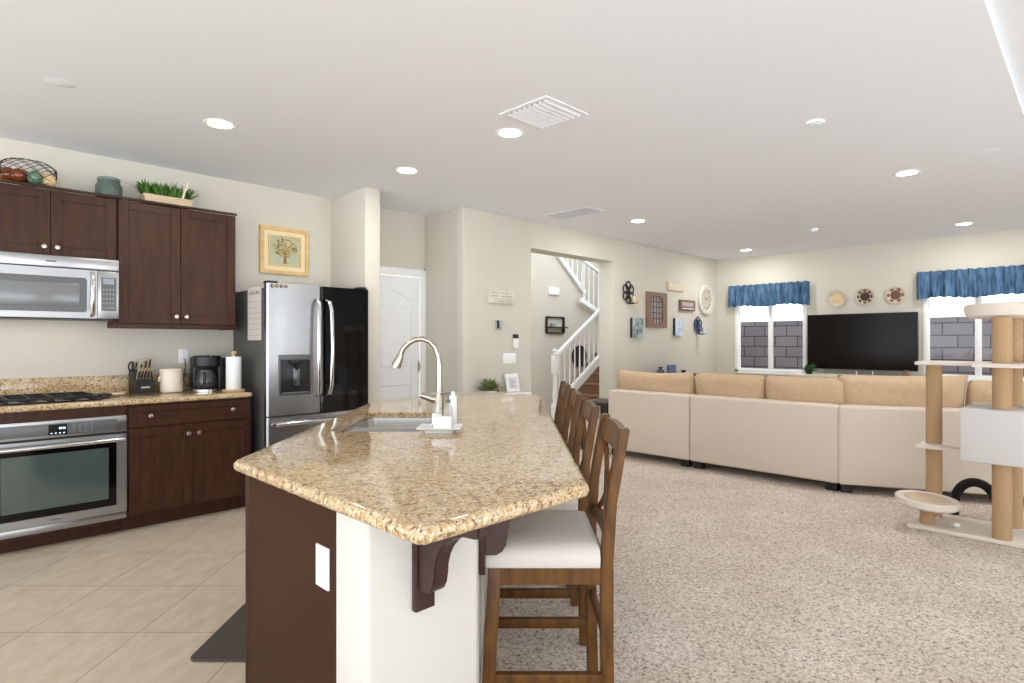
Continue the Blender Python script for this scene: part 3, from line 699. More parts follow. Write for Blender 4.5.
for s_, r_, lb in ((2.632, 0.335, 'clear pump soap bottle on the white tray, nearer the sink'), (2.632, 0.285, 'clear pump soap bottle on the white tray, on the stool side')):
    t = thing('soap_bottle', lb, 'soap bottle', tuple(ISL @ Vector((s_, r_, 0.9295))), R(45), 'clear soap bottles on the tray')
    MB().lathe([(0.021, 0.0), (0.022, 0.004), (0.022, 0.075), (0.019, 0.09), (0.009, 0.1), (0.009, 0.107), (0, 0.107)], (s_, r_, 0.9295), 24).build('bottle', CLEAR, t, ISL)
    mb = MB(); mb.lathe([(0.011, 0.1075), (0.011, 0.122), (0.004, 0.124), (0.004, 0.145), (0.009, 0.146), (0.009, 0.154), (0, 0.155)], (s_, r_, 0.9295), 16); mb.tube([(s_, r_, 1.079), (s_, r_+0.028, 1.077), (s_, r_+0.033, 1.07)], 0.004, 8); mb.build('pump', CLEAR if r_ > 0.3 else PANG, t, ISL)
    MB().lathe([(0.0224, 0.012), (0.0224, 0.06)], (s_, r_, 0.9295), 24).build('label', PAPER, t, ISL) if r_ > 0.3 else None
t = thing('lotion_bottle', 'plain white flat bottle standing behind the soap bottles', 'bottle', tuple(ISL @ Vector((2.73, 0.272, 0.9145))), R(45))
MB().box(2.72, 2.745, 0.255, 0.29, 0.9147, 1.06, 0.006).build('bottle', PAPER, t, ISL)
MB().lathe([(0.009, 0), (0.009, 0.018), (0, 0.019)], (2.7325, 0.2725, 1.06), 14).build('cap', PAPER, t, ISL)
# outlets
def outlet(name, label, frame, hw=0.036, hh=0.058, kind_='outlet'):
    t = thing(name, label, 'outlet' if kind_ == 'outlet' else 'switch', tuple(frame.translation), frame.to_euler().z)
    MB().box(-hw, hw, -0.007, 0, -hh, hh, 0.003).build('cover_plate', PAPER, t, frame)
    if kind_ == 'outlet':
        for dz in (-0.022, 0.022):
            s_ = MB().box(-0.016, 0.016, -0.0085, -0.006, dz-0.015, dz+0.015, 0.003).build('socket', WHITE, t, frame)
            mb = MB()
            for dx in (-0.006, 0.006): mb.box(dx-0.0012, dx+0.0012, -0.009, -0.008, dz-0.002, dz+0.007)
            mb.lathe([(0.0025, 0), (0, 0.0006)], (0, -0.0084, dz-0.008), 10, '-Y'); mb.build('slots', INK, s_, frame)
    else:
        for dx in (-0.045, 0, 0.045): MB().box(dx-0.016, dx+0.016, -0.011, -0.006, -0.033, 0.033, 0.002).build('rocker', WHITE, t, frame)
    return t
outlet('power_outlet', 'white outlet on the brown end panel of the island', Matrix.Translation((0.7895, 1.529, 0.685)) @ Matrix.Rotation(R(-90), 4, 'Z'))
outlet('power_outlet', 'white outlet on the kitchen wall above the worktop, coffee maker plugged in', Matrix.Translation((1.52, YK-0.001, 1.19)))
# floor mat
mb = MB(); mb.prism(rrect(3.0, 1.11, 0.59, 0.215, 0.03, 4), 0.001, 0.012); mb.prism(rrect(3.0, 1.11, 0.545, 0.17, 0.02, 4), 0.012, 0.016)
s = N('woven_black_mat'); f = s.noise(s.coord((8, 160, 1), rot=(0, 0, R(-45))), 4, 3); s.l(s.ramp(f, [(0.35, (54, 46, 40)), (0.65, (92, 80, 70))]), s.p.inputs['Base Color']); s.p.inputs['Roughness'].default_value = 0.85; s.bump(f, 0.5, 0.003)
tag(mb.build('kitchen_mat', s.m, None, ISL), 'dark brown kitchen floor mat beside the island', 'mat')

# ------------------------------------------------------------------ refrigerator
t = thing('refrigerator', 'stainless french door refrigerator with black glass right door', 'refrigerator', (2.355, 4.96, 0))
MB().box(1.905, 2.803, 4.665, YK-0.02, 0.03, 1.735, 0.006).build('body', STEELD, t)
MB().box(1.95, 2.76, 4.70, 5.25, 0.0, 0.03).build('plinth', BLK, t)
def slabdoor(x0, x1, z0, z1, m, nm, curve=0.012):
    mb = MB(); n = 10; pts = [(x0, 4.66), (x0, 4.615)] + [(x0+0.012+(x1-x0-0.024)*k/n, 4.603-curve*math.sin(PI*k/n)*0.4) for k in range(n+1)] + [(x1, 4.615), (x1, 4.66)]
    mb.prism(pts[::-1], z0, z1, bev=0.002); return mb.build(nm, m, t)
ld = slabdoor(1.902, 2.351, 0.722, 1.77, STEELF, 'left_door'); rd = slabdoor(2.356, 2.808, 0.722, 1.77, BGLASS, 'right_door', 0.004); fd = slabdoor(1.902, 2.808, 0.09, 0.712, STEELF, 'freezer_drawer')
rd['label'] = 'black mirrored glass door'
def fh(x, lean, par):
    mb = MB(); pts = [(x, 4.59, 0.86), (x-lean*0.004, 4.55, 0.875), (x-lean*0.012, 4.527, 0.95), (x-lean*0.018, 4.52, 1.25), (x-lean*0.012, 4.527, 1.56), (x-lean*0.004, 4.55, 1.64), (x, 4.59, 1.655)]
    mb.tube(pts, 0.017, 12, ry=0.012); mb.build('handle', CHROME, par)
fh(2.312, 1, ld); fh(2.398, -1, rd)
mb = MB(); mb.tube([(1.95, 4.6, 0.655), (1.955, 4.555, 0.657), (2.05, 4.542, 0.66), (2.62, 4.542, 0.66), (2.715, 4.555, 0.657), (2.72, 4.6, 0.655)], 0.018, 12); mb.build('handle', CHROME, fd)
dp = MB().box(1.99, 2.26, 4.592, 4.603, 0.878, 1.205, 0.004).build('dispenser', PANG, ld)
MB().box(2.003, 2.247, 4.589, 4.593, 0.892, 1.165, 0.002).build('recess', M('dispenser_recess', (34, 35, 37), 0.3), dp)
mb = MB(); mb.box(2.07, 2.19, 4.57, 4.592, 1.13, 1.165, 0.004); mb.lathe([(0.012, 0), (0.018, 0.03), (0.03, 0.05), (0, 0.052)], (2.13, 4.576, 1.085), 16); mb.build('nozzle', BLK, dp)
mb = MB(); mb.box(2.10, 2.16, 4.578, 4.59, 0.95, 1.10, 0.01); mb.build('paddle', M('paddle_steel', (120, 122, 124), 0.25, 0.8), dp)
MB().box(2.015, 2.235, 4.575, 4.592, 0.892, 0.905, 0.003).build('drip_tray', PANG, dp)
for xa in (1.92, 2.72): MB().box(xa, xa+0.075, 4.62, 4.72, 1.7705, 1.79, 0.004).build('hinge_cover', BLK, t)
for k in range(4):
    m_ = thing('fridge_magnet', ['small brown round magnet, leftmost of four on the fridge door', 'small brown round magnet, second from left on the fridge door', 'small brown round magnet, third from left on the fridge door', 'small brown round magnet, rightmost of four on the fridge door'][k], 'magnet', (1.943+0.036*k, 4.6, 1.748), group='round magnets on the fridge door')
    MB().lathe([(0.014, 0.0), (0.014, 0.006), (0.011, 0.008), (0, 0.008)], (1.943+0.036*k, 4.602, 1.748), 16, '-Y').build('rim', BRONZE, m_)
    MB().lathe([(0.009, 0.0085), (0.0, 0.009)], (1.943+0.036*k, 4.602, 1.748), 14, '-Y').build('face', M('magnet_face', (176, 140, 100), 0.5) if k == 0 else bpy.data.materials['magnet_face'], m_)
t = thing('paper_calendar', 'white paper planner sheet stuck on the dark fridge side', 'paper', (1.884, 4.83, 1.32))
MB().box(1.9025, 1.9045, 4.72, 4.99, 1.32, 1.75).build('sheet', M('cream_paper', (205, 196, 188), 0.8), t)
mb = MB()
for k in range(7): mb.box(1.9015, 1.9026, 4.735, 4.975, 1.36+0.045*k, 1.362+0.045*k)
for k in range(5): mb.box(1.9015, 1.9026, 4.75+0.045*k, 4.775+0.045*k, 1.69, 1.71 + 0.008*(k % 2))
mb.build('ruled_lines', INK, t)

# ------------------------------------------------------------------ things on the kitchen worktop
KNF = M('knife_handle_steel', (214, 196, 168), 0.35, 0.5)
t = thing('knife_block', 'black knife block full of steel-handled knives and scissors', 'knife block', (1.19, 5.2, 0.9145))
f = Matrix.Translation((1.19, 5.2, 0.9145)) @ Matrix.Rotation(R(6), 4, 'Z')
pf = [(-0.075, 0), (0.075, 0), (0.075, 0.185), (0.0, 0.185), (-0.05, 0.10), (-0.075, 0.10)]
SW = Matrix(((0, 0, 1, 0), (1, 0, 0, 0), (0, 1, 0, 0), (0, 0, 0, 1)))
MB().prism(pf, -0.065, 0.065, bev=0.003, m=SW).build('block', BLK, t, f)
MB().box(-0.03, 0.03, -0.077, -0.0745, 0.042, 0.054).build('badge', NICK, t, f)
for k in range(5):
    x = -0.046+0.0215*k; mb = MB(); mb.bar((x, -0.045, 0.11), (x, -0.085, 0.19), 0.013, 0.016, 0.003); kn = mb.build('steak_knife', KNF, t, f)
    MB().bar((x, -0.053, 0.12), (x, -0.079, 0.174), 0.0085, 0.0175).build('grip', BLK, kn, f)
for k, (x, hh) in enumerate(((-0.035, 0.26), (0.0, 0.245), (0.03, 0.27), (0.058, 0.28))):
    mb = MB(); mb.bar((x, 0.03, 0.18), (x, 0.005, hh), 0.02, 0.024, 0.005); kn = mb.build('kitchen_knife', KNF, t, f); MB().bar((x, 0.026, 0.195), (x, 0.01, hh-0.02), 0.012, 0.0255).build('grip', BLK, kn, f)
mb = MB(); mb.tube([(-0.062+0.0*math.cos(a), 0.0+0.012*math.cos(a), 0.205+0.032*math.sin(a)) for a in [2*PI*k/18 for k in range(18)]], 0.006, 8, True); mb.tube([(-0.062+0.02*math.cos(a), 0.02, 0.205+0.034*math.sin(a)) for a in [2*PI*k/18 for k in range(18)]], 0.006, 8, True); mb.build('scissors', BLK, t, f)
t = thing('storage_crock', 'round cream stoneware crock beside the knife block', 'crock', (1.385, 5.17, 0.9145))
MB().lathe([(0.075, 0), (0.08, 0.006), (0.08, 0.155), (0.078, 0.16), (0, 0.16)], (1.385, 5.17, 0.9145), 36).build('body', CERAM, t)
MB().lathe([(0.083, 0.1605), (0.084, 0.175), (0.078, 0.182), (0.03, 0.186), (0, 0.187)], (1.385, 5.17, 0.9145), 36).build('lid', CERAM, t)
MB().tube([(1.31, 5.15, 1.01), (1.292, 5.14, 1.005), (1.29, 5.14, 1.03), (1.308, 5.15, 1.04)], 0.006).build('handle', CERAM, t)
# coffee maker
cx, cy = 1.615, 5.08
t = thing('coffee_maker', 'black drip coffee maker with glass carafe', 'coffee maker', (cx, cy, 0.9145)); Z0 = 0.9145
mb = MB(); mb.box(cx-0.09, cx+0.12, cy+0.04, cy+0.13, Z0+0.02, Z0+0.275, 0.015, 3); mb.box(cx+0.06, cx+0.125, cy-0.08, cy+0.1, Z0+0.02, Z0+0.265, 0.012, 3); mb.build('tower', BLK, t)
mb = MB(); mb.lathe([(0.09, 0.195), (0.10, 0.205), (0.103, 0.275), (0.095, 0.282), (0, 0.284)], (cx-0.01, cy-0.03, Z0), 36); mb.build('brew_head', BLK, t)
MB().lathe([(0.1, 0.0), (0.1, 0.018), (0.092, 0.024), (0, 0.024)], (cx-0.01, cy-0.02, Z0), 36).build('warming_base', CHROME, t)
cr = MB().lathe([(0.055, 0.0255), (0.075, 0.04), (0.082, 0.08), (0.07, 0.135), (0.06, 0.16), (0.06, 0.168), (0, 0.168)], (cx-0.012, cy-0.035, Z0), 32).build('carafe', M('carafe_glass', (48, 48, 50), 0.06, spec=0.7), t)
MB().tube([(cx-0.05, cy-0.1, Z0+0.15), (cx-0.062, cy-0.145, Z0+0.145), (cx-0.064, cy-0.15, Z0+0.09), (cx-0.055, cy-0.115, Z0+0.06)], 0.009).build('carafe_handle', BLK, cr)
MB().tube([(cx-0.013, cy-0.145, Z0+0.272), (cx-0.01, cy-0.06, Z0+0.288)], 0.006).build('lid_tab', PANG, t)
MB().tube([(1.52, YK-0.012, 1.168), (1.52, YK-0.04, 1.165), (1.522, YK-0.045, 1.10), (1.51, YK-0.04, 1.0), (1.53, YK-0.045, 0.95), (1.56, cy+0.14, 0.955), (1.6, cy+0.125, 0.96)], 0.004, 8).build('power_cord', BLK, t)
t = thing('paper_towel_holder', 'white paper towel roll on a wooden stand at the worktop end', 'paper towel', (1.752, 4.88, 0.9145))
MB().lathe([(0.082, 0), (0.085, 0.004), (0.085, 0.012), (0.08, 0.016), (0, 0.016)], (1.752, 4.88, Z0), 32).build('base', LIGHTW, t)
MB().lathe([(0.011, 0.016), (0.011, 0.285), (0.009, 0.29), (0.017, 0.297), (0.022, 0.308), (0.018, 0.318), (0, 0.32)], (1.752, 4.88, Z0), 20).build('post', LIGHTW, t)
MB().lathe([(0.0115, 0.017), (0.055, 0.017), (0.057, 0.02), (0.057, 0.272), (0.055, 0.275), (0.0115, 0.275)], (1.752, 4.88, Z0), 36).build('towel_roll', PAPER, t)
t = thing('spoon_rest', 'small cream and brown dish right of the cooktop', 'dish', (0.985, 5.02, Z0))
MB().lathe([(0.025, 0), (0.05, 0.012), (0.062, 0.022), (0.058, 0.023), (0.02, 0.006), (0, 0.005)], (0.985, 5.02, Z0), 24).build('dish', CERAM, t)
mb = MB()
for k in range(5): blade(mb, (0.985, 5.02, Z0+0.012), (math.cos(k*1.26), math.sin(k*1.26), 0.35), 0.05, 0.025, 0.2)
mb.build('star_ornament', PAPER, t)
mb = MB(); rr = random.Random(3)
for k in range(14): mb.sphere((0.885+rr.uniform(-0.02, 0.035), 4.96+rr.uniform(-0.06, 0.05), Z0+0.022+rr.uniform(0, 0.012)), 0.016, 10, (1.3, 1.1, 1)) if False else mb.lathe([(0.006, 0), (0.018, 0.006), (0.016, 0.016), (0, 0.02)], (0.90+rr.uniform(-0.025, 0.03), 4.94+rr.uniform(-0.05, 0.05), Z0+0.0005+0.012*(k % 2)), 10)
tag(mb.build('burner_caps', BLKM), 'small heap of black burner caps at the right end of the cooktop', 'burner caps')

# ------------------------------------------------------------------ on top of the wall cabinets
ZT = 2.356
t = thing('wire_basket', 'dark wire oval basket filled with glass ornaments on the wall cabinet', 'basket', (0.508, 5.13, ZT))
cx, cy, rx, rz = 0.508, 5.13, 0.15, 0.088
zc = ZT+rz+0.006
def bpt(u, a):   # u along x -1..1, a around
    k = (1-0.75*abs(u)**3)**0.6; return (cx+u*rx, cy+0.09*k*math.cos(a), zc+rz*k*math.sin(a))
mb = MB()
for k in range(8):
    for sgn in (1, -1): mb.tube([bpt(-0.985+1.97*i/24, sgn*(k*2*PI/8)+sgn*2.6*(i/24)) for i in range(25)], 0.0022, 6)
for u in (-0.985, 0.985): mb.tube([bpt(u, 2*PI*i/20) for i in range(20)], 0.004, 6, True)
mb.build('wire_cage', BRONZE, t)
ORN = [colormat('amber_glass', (124, 62, 32), 0.15), colormat('brown_glass', (70, 40, 32), 0.15), colormat('green_glass', (100, 132, 110), 0.15), colormat('cream_glass', (224, 190, 140), 0.2)]
for k, (u, dy, rr_, mi) in enumerate(((-0.70, 0.01, 0.05, 0), (-0.36, -0.03, 0.046, 0), (-0.08, 0.03, 0.048, 1), (0.2, -0.03, 0.046, 2), (0.46, 0.025, 0.05, 3), (0.72, -0.01, 0.046, 3))):
    oo = MB().sphere((cx+u*rx, cy+dy, ZT+0.014+rr_), rr_, 20).build('glass_ball', ORN[mi]); tag(oo, ['leftmost amber ball in the wire basket', 'second amber ball from left in the wire basket', 'dark brown ball in the wire basket', 'pale green ball in the wire basket', 'cream ball right beside the green one in the wire basket', 'rightmost cream ball in the wire basket'][k], 'ornament', 'balls in the wire basket')
t = thing('glass_jar', 'squat grey green glass jar between basket and planter on the cabinet top', 'jar', (0.965, 5.13, ZT))
MB().lathe([(0.072, 0), (0.08, 0.008), (0.084, 0.05), (0.083, 0.085), (0.072, 0.108), (0.068, 0.122), (0.064, 0.122), (0.066, 0.105), (0.077, 0.082), (0.078, 0.02), (0, 0.012)], (0.965, 5.13, ZT), 36).build('jar_body', GREYGLASS, t)
MB().lathe([(0.066, 0.1225), (0.072, 0.125), (0.072, 0.140), (0.066, 0.145), (0, 0.145)], (0.965, 5.13, ZT), 36).build('lid', M('grey_green_lid', (104, 120, 112), 0.4), t)
t = thing('grass_planter', 'pale wooden box planter of green grass on the cabinet top', 'planter', (1.34, 5.13, ZT))
mb = MB(); b = bmesh.new(); bmesh.ops.create_cube(b, size=1); b.transform(Matrix.Translation((1.34, 5.13, ZT+0.031)) @ Matrix.Diagonal((0.335, 0.15, 0.06, 1)))
for v in b.verts:
    if v.co.z < ZT+0.02: v.co.x = 1.34+(v.co.x-1.34)*0.93; v.co.y = 5.13+(v.co.y-5.13)*0.9
mb.merge(b); mb.box(1.168, 1.512, 5.05, 5.21, ZT+0.052, ZT+0.064, 0.003); mb.build('box', M('pale_wood', (214, 192, 162), 0.7, var=((196, 170, 138), 10), scale=(1, 6, 12)), t)
mb = MB(); rr = random.Random(11)
for k in range(520):
    x = 1.34+rr.uniform(-0.155, 0.155); y = 5.13+rr.uniform(-0.06, 0.06); a = rr.uniform(0, 2*PI); sp = rr.uniform(0.1, 0.75)
    dx = math.cos(a)*sp+(x-1.34)*2.4; blade(mb, (x, y, ZT+0.06), (dx, math.sin(a)*sp, 1), rr.uniform(0.08, 0.185), 0.013, 0.3, 4)
mb.build('grass', LEAF, t)['kind'] = 'stuff'
MB().bar((1.43, 5.045, ZT+0.06), (1.465, 5.035, ZT+0.19), 0.016, 0.005, 0.001).build('plant_stick', M('pale_stick', (220, 204, 172), 0.7), t)
# tree picture
t = thing('tree_picture', 'gold framed tree picture on the wall above the fridge', 'framed picture', (2.36, YK-0.02, 1.925))
mb = MB(); x0, x1, z0, z1 = 2.135, 2.59, 1.925, 2.357
mb.prism([(x0, z0), (x1, z0), (x1, z1), (x0, z1)], 0, 0.03, [[(x0+0.035, z0+0.035), (x1-0.035, z0+0.035), (x1-0.035, z1-0.035), (x0+0.035, z1-0.035)]], bev=0.004, m=TY(YK-0.001)); mb.build('frame', GOLD, t)
MB().box(x0+0.03, x1-0.03, YK-0.02, YK-0.003, z0+0.03, z1-0.03).build('mat_board', M('cream_mat', (232, 212, 170), 0.7), t)
MB().prism([(x0+0.075, z0+0.075), (x1-0.075, z0+0.075), (x1-0.075, z1-0.075), (x0+0.075, z1-0.075)], 0, 0.008, [[(x0+0.088, z0+0.088), (x1-0.088, z0+0.088), (x1-0.088, z1-0.088), (x0+0.088, z1-0.088)]], m=TY(YK-0.019)).build('inner_frame', GOLD, t)
pc = MB().box(x0+0.085, x1-0.085, YK-0.0225, YK-0.02, z0+0.085, z1-0.085).build('canvas', M('picture_ground', (196, 190, 158), 0.8, var=((170, 176, 152), 6)), t)
mb = MB(); xm = (x0+x1)/2; mb.prism([(xm-0.016, z0+0.1), (xm+0.018, z0+0.1), (xm+0.008, z0+0.2), (xm-0.006, z0+0.2)], 0, 0.002, m=TY(YK-0.022))
for a in (-0.9, -0.45, 0.0, 0.5, 0.95): mb.bar((xm, YK-0.0235, z0+0.18), (xm+0.09*math.sin(a), YK-0.0235, z0+0.19+0.09*math.cos(a)), 0.005, 0.002, up=(0, 1, 0))
mb.build('painted_trunk', M('painted_brown', (150, 108, 60), 0.8), pc)
mb = MB(); rr = random.Random(5)
for k in range(170):
    a = rr.uniform(0, 2*PI); q = math.sqrt(rr.random()); px, pz = xm+0.115*q*math.cos(a), z0+0.245+0.085*q*math.sin(a)
    mb.box(px-0.006, px+0.006, YK-0.025, YK-0.0225, pz-0.0045, pz+0.0045)
mb.build('painted_leaves', M('painted_ochre', (190, 156, 84), 0.8), pc)['kind'] = 'stuff'

# ------------------------------------------------------------------ bar stools (local x along the island, y towards the back)
def stool(label):
    t = thing('bar_stool', label, 'bar stool', (0, 0, 0), 0, 'bar stools along the island')
    hw = 0.21
    for sx in (-1, 1):
        x = sx*(hw-0.022)
        mb = MB(); mb.bar((x, -0.012, 0.0), (x, 0.02, 0.577), 0.042, 0.042, 0.004, up=(0, 1, 0)); mb.build('front_leg', STOOLW, t)
        b = bmesh.new(); prof = [(0.385, 0.0), (0.378, 0.3), (0.378, 0.6), (0.392, 0.78), (0.416, 0.92), (0.434, 1.02)]
        mb = MB(); prev = None
        for y, z in prof:
            d_ = 0.040 if z < 0.7 else 0.034
            ring = [b.verts.new((x+dx*0.02, y+dy*d_/2, z)) for dx, dy in ((-1, -1), (1, -1), (1, 1), (-1, 1))]
            if prev:
                for i in range(4): b.faces.new((prev[i], prev[(i+1) % 4], ring[(i+1) % 4], ring[i]))
            else: b.faces.new(ring[::-1])
            prev = ring
        b.faces.new(prev); bmesh.ops.recalc_face_normals(b, faces=b.faces[:])
        bmesh.ops.bevel(b, geom=[e for e in b.edges if e.calc_face_angle(0) > 0.7], offset=0.004, segments=2, affect='EDGES')
        mb.merge(b).build('rear_leg', STOOLW, t)
        MB().box(x-0.013, x+0.013, 0.005, 0.37, 0.20, 0.236, 0.003).build('side_stretcher', STOOLW, t)
    MB().box(-hw+0.04, hw-0.04, -0.008, 0.018, 0.20, 0.24, 0.003).build('front_stretcher', STOOLW, t)
    MB().box(-hw+0.04, hw-0.04, 0.37, 0.392, 0.32, 0.355, 0.003).build('rear_stretcher', STOOLW, t)
    mb = MB(); 
    for sx in (-1, 1): mb.box(sx*(hw-0.022)-0.012, sx*(hw-0.022)+0.012, 0.03, 0.36, 0.522, 0.577, 0.002, 1)
    mb.box(-hw+0.035, hw-0.035, 0.008, 0.032, 0.522, 0.577, 0.002, 1); mb.box(-hw+0.035, hw-0.035, 0.366, 0.39, 0.522, 0.577, 0.002, 1); mb.build('seat_frame', STOOLW, t)
    b = bmesh.new(); prev = None
    for z, ins in ((0.5775, 0.004), (0.582, -0.004), (0.607, -0.008), (0.628, -0.003), (0.643, 0.012), (0.653, 0.04), (0.659, 0.075), (0.663, 0.12)):
        ring = [b.verts.new((xx, yy, z)) for xx, yy in rrect(0, 0.185, hw-ins, 0.208-ins, max(0.015, 0.03-ins*0.1), 4)]
        if prev:
            for i in range(len(ring)): b.faces.new((prev[i], prev[(i+1) % len(ring)], ring[(i+1) % len(ring)], ring[i]))
        else: b.faces.new(ring)
        prev = ring
    b.faces.new(prev); bmesh.ops.recalc_face_normals(b, faces=b.faces[:])
    for v in b.verts:          # notch the pad so that the rear legs stand beside it
        if v.co.y > 0.352: v.co.y = 0.352+(v.co.y-0.352)*0.1
    MB().merge(b).build('seat_pad', LINEN, t, smooth=60)
    def curved(z0, z1, y0, y1, th, bow, x0=-hw+0.04, x1=hw-0.04, n=14):
        b = bmesh.new(); prev = None
        for i in range(n+1):
            u = i/n; x = x0+(x1-x0)*u; bw = bow*math.sin(PI*u); arch = 0.006*math.sin(PI*u)
            ring = [b.verts.new((x, y0+bw-th/2, z0)), b.verts.new((x, y0+bw+th/2, z0)), b.verts.new((x, y1+bw+th/2, z1+arch)), b.verts.new((x, y1+bw-th/2, z1+arch))]
            if prev:
                for k in range(4): b.faces.new((prev[k], prev[(k+1) % 4], ring[(k+1) % 4], ring[k]))
            else: b.faces.new(ring)
            prev = ring
        b.faces.new(prev); bmesh.ops.recalc_face_normals(b, faces=b.faces[:]); return MB().merge(b)
    curved(0.935, 1.01, 0.42, 0.434, 0.022, 0.010).build('top_rail', STOOLW, t)
    curved(0.645, 0.68, 0.384, 0.389, 0.022, 0.010).build('lower_rail', STOOLW, t)
    for sg in (-1, 1):
        b = bmesh.new(); prev = None; n = 18
        for i in range(n+1):
            u = i/n; z = 0.665+(0.955-0.665)*u; k = 2*u-1
            x = sg*(hw-0.055)*(0.55*k+0.45*k**3); bow = 0.010*math.cos(PI/2*x/(hw-0.04)); y = 0.386+(0.423-0.386)*u+bow+0.006*sg; wd = 0.018
            ring = [b.verts.new((x-wd, y-0.006, z)), b.verts.new((x+wd, y-0.006, z)), b.verts.new((x+wd, y+0.006, z)), b.verts.new((x-wd, y+0.006, z))]
            if prev:
                for q in range(4): b.faces.new((prev[q], prev[(q+1) % 4], ring[(q+1) % 4], ring[q]))
            else: b.faces.new(ring)
            prev = ring
        b.faces.new(prev); bmesh.ops.recalc_face_normals(b, faces=b.faces[:]); MB().merge(b).build('cross_brace', STOOLW, t)
    return t
proto = stool('wooden cross-back bar stool with white seat, nearest at the island end')
labs = [None, 'wooden cross-back bar stool, second from the nearest along the island', 'wooden cross-back bar stool, third from the nearest along the island', 'wooden cross-back bar stool farthest along the island, near the stairs']
for k, s_ in enumerate((2.08, 2.72, 3.31, 3.95)):
    o = proto if k == 0 else copy_tree(proto)
    o.location = ISL @ Vector((s_, 0.075, 0.012)); o.rotation_euler = (0, 0, R(225))
    if labs[k]: o['label'] = labs[k]

# ------------------------------------------------------------------ sofa (sections; local x to the photo's right, y towards the seat)
def sofa_section(px, py, ang, wd, label, arm=False):
    t = thing('sofa_section', label, 'sofa', (px, py, 0.012), ang, 'beige sectional sofa')
    f = WM[t.name]
    MB().box(0.002, wd-0.002, 0.0, 0.22, 0.075, 0.745, 0.022, 3).build('backrest', SOFA, t, f)
    MB().box(0.002, wd-0.002, 0.2, 0.98, 0.075, 0.31, 0.02, 2).build('seat_base', SOFA, t, f)
    n = 1 if wd < 1.1 else 2
    for k in range(n): MB().box(wd*k/n+0.006, wd*(k+1)/n-0.006, 0.21, 1.0, 0.312, 0.465, 0.04, 3).build('seat_cushion', CUSH, t, f)
    if arm: MB().box(-0.0, 0.2, 0.222, 0.98, 0.312, 0.60, 0.04, 3).build('armrest', SOFA, t, f)
    for x in (0.07, wd-0.07):
        for y in (0.09, 0.9): MB().prism([(x-0.045, y-0.045), (x+0.045, y-0.045), (x+0.045, y+0.045), (x-0.045, y+0.045)], 0.0, 0.076).build('foot', BLK, t, f)
sofa_section(5.553, 4.005, R(-90), 1.012, 'left end section of the beige sofa, nearest the stair opening')
sofa_section(5.553, 2.99, R(-90), 1.394, 'middle wide section of the beige sofa, seen from behind')
A3 = math.atan2(-0.79, 0.378)
sofa_section(5.54, 1.592, A3, 1.7, 'angled right section of the beige sofa behind the cat tree')
def pillow(px, py, ang, wd, h, label, tilt=12, seed=0, zb=0.477, sag=0.01, roll=0):
    mb = MB(); cushion(mb, wd, h, 0.23, seed=seed, sag=sag, pinch=0.02 if seed != 4 else 0.05, soft=0.07 if seed != 4 else 0.0)
    fr = Matrix.Translation((px, py, zb)) @ Matrix.Rotation(ang, 4, 'Z') @ Matrix.Rotation(R(tilt), 4, 'X') @ Matrix.Rotation(R(roll), 4, 'Y')
    tag(mb.build('back_cushion', CUSH, None, fr, smooth=80), label, 'cushion', 'loose back cushions on the sofa')
pillow(5.88, 3.56, R(-90), 1.03, 0.53, 'leftmost tan back cushion on the sofa, below the framed pieces', seed=1, tilt=9, sag=0.035)
pillow(5.89, 2.69, R(-90), 0.765, 0.525, 'second tan back cushion from left on the sofa', seed=2, tilt=9)
pillow(5.89, 1.965, R(-90), 0.745, 0.525, 'third tan back cushion from left, in front of television plant', seed=3, tilt=9)
dx, dy = math.cos(A3), math.sin(A3); nx, ny = -dy, dx
pillow(5.54+dx*0.53+nx*0.34, 1.592+dy*0.53+ny*0.34, A3, 0.98, 0.55, 'wide tan back cushion left behind the cat tree post, corners pointed', seed=4, tilt=9, sag=-0.01, roll=-1)
pillow(5.54+dx*1.42+nx*0.34, 1.592+dy*1.42+ny*0.34, A3, 0.86, 0.53, 'rightmost tan back cushion behind the cat tree', seed=5, tilt=9)

# ------------------------------------------------------------------ cat tree
t = thing('cat_tree', 'tall beige carpeted cat tree with sisal posts and white cube house', 'cat tree', (5.08, 0.62, 0.012))
zb = 0.0125
MB().box(4.86, 5.33, 0.19, 0.965, zb, zb+0.03, 0.008).build('base_board', PLUSH, t)
def post(x, y, z0, z1, r=0.052): MB().lathe([(0, z0), (r, z0), (r, z1), (0, z1)], (x, y, 0), 28).build('sisal_post', SISAL, t)
post(4.915, 0.455, zb+0.0305, 0.523); post(4.93, 0.455, 0.874, 1.467); post(5.275, 0.43, zb+0.0305, 0.523); post(5.275, 0.43, 0.874, 1.467)
post(5.24, 0.87, zb+0.0305, 0.54, 0.05); post(5.24, 0.87, 0.566, 1.143, 0.05); post(4.95, 0.86, zb+0.0305, 0.17, 0.045)
mb = MB(); b = bmesh.new()
hs = MB().box(4.82, 5.33, 0.335, 0.665, 0.524, 0.873, 0.014, 3).build('cube_house', M('white_plush', (210, 205, 201), 1.0, bump=(220, 0.5, 0.003)), t)
MB().lathe([(0.1, 0), (0.105, 0.004), (0.095, 0.006), (0, 0.006)], (5.08, 0.336, 0.70), 28, '-Y').build('entry_hole', BLK, hs)
mb = MB(); mb.box(5.06, 5.33, 0.56, 0.985, 0.5405, 0.565, 0.008) if False else mb.box(5.08, 5.33, 0.666, 0.955, 0.5405, 0.5655, 0.008); mb.build('step_shelf', PLUSH, t)
MB().box(5.02, 5.335, 0.62, 0.95, 1.1435, 1.168, 0.008).build('upper_shelf', PLUSH, t)
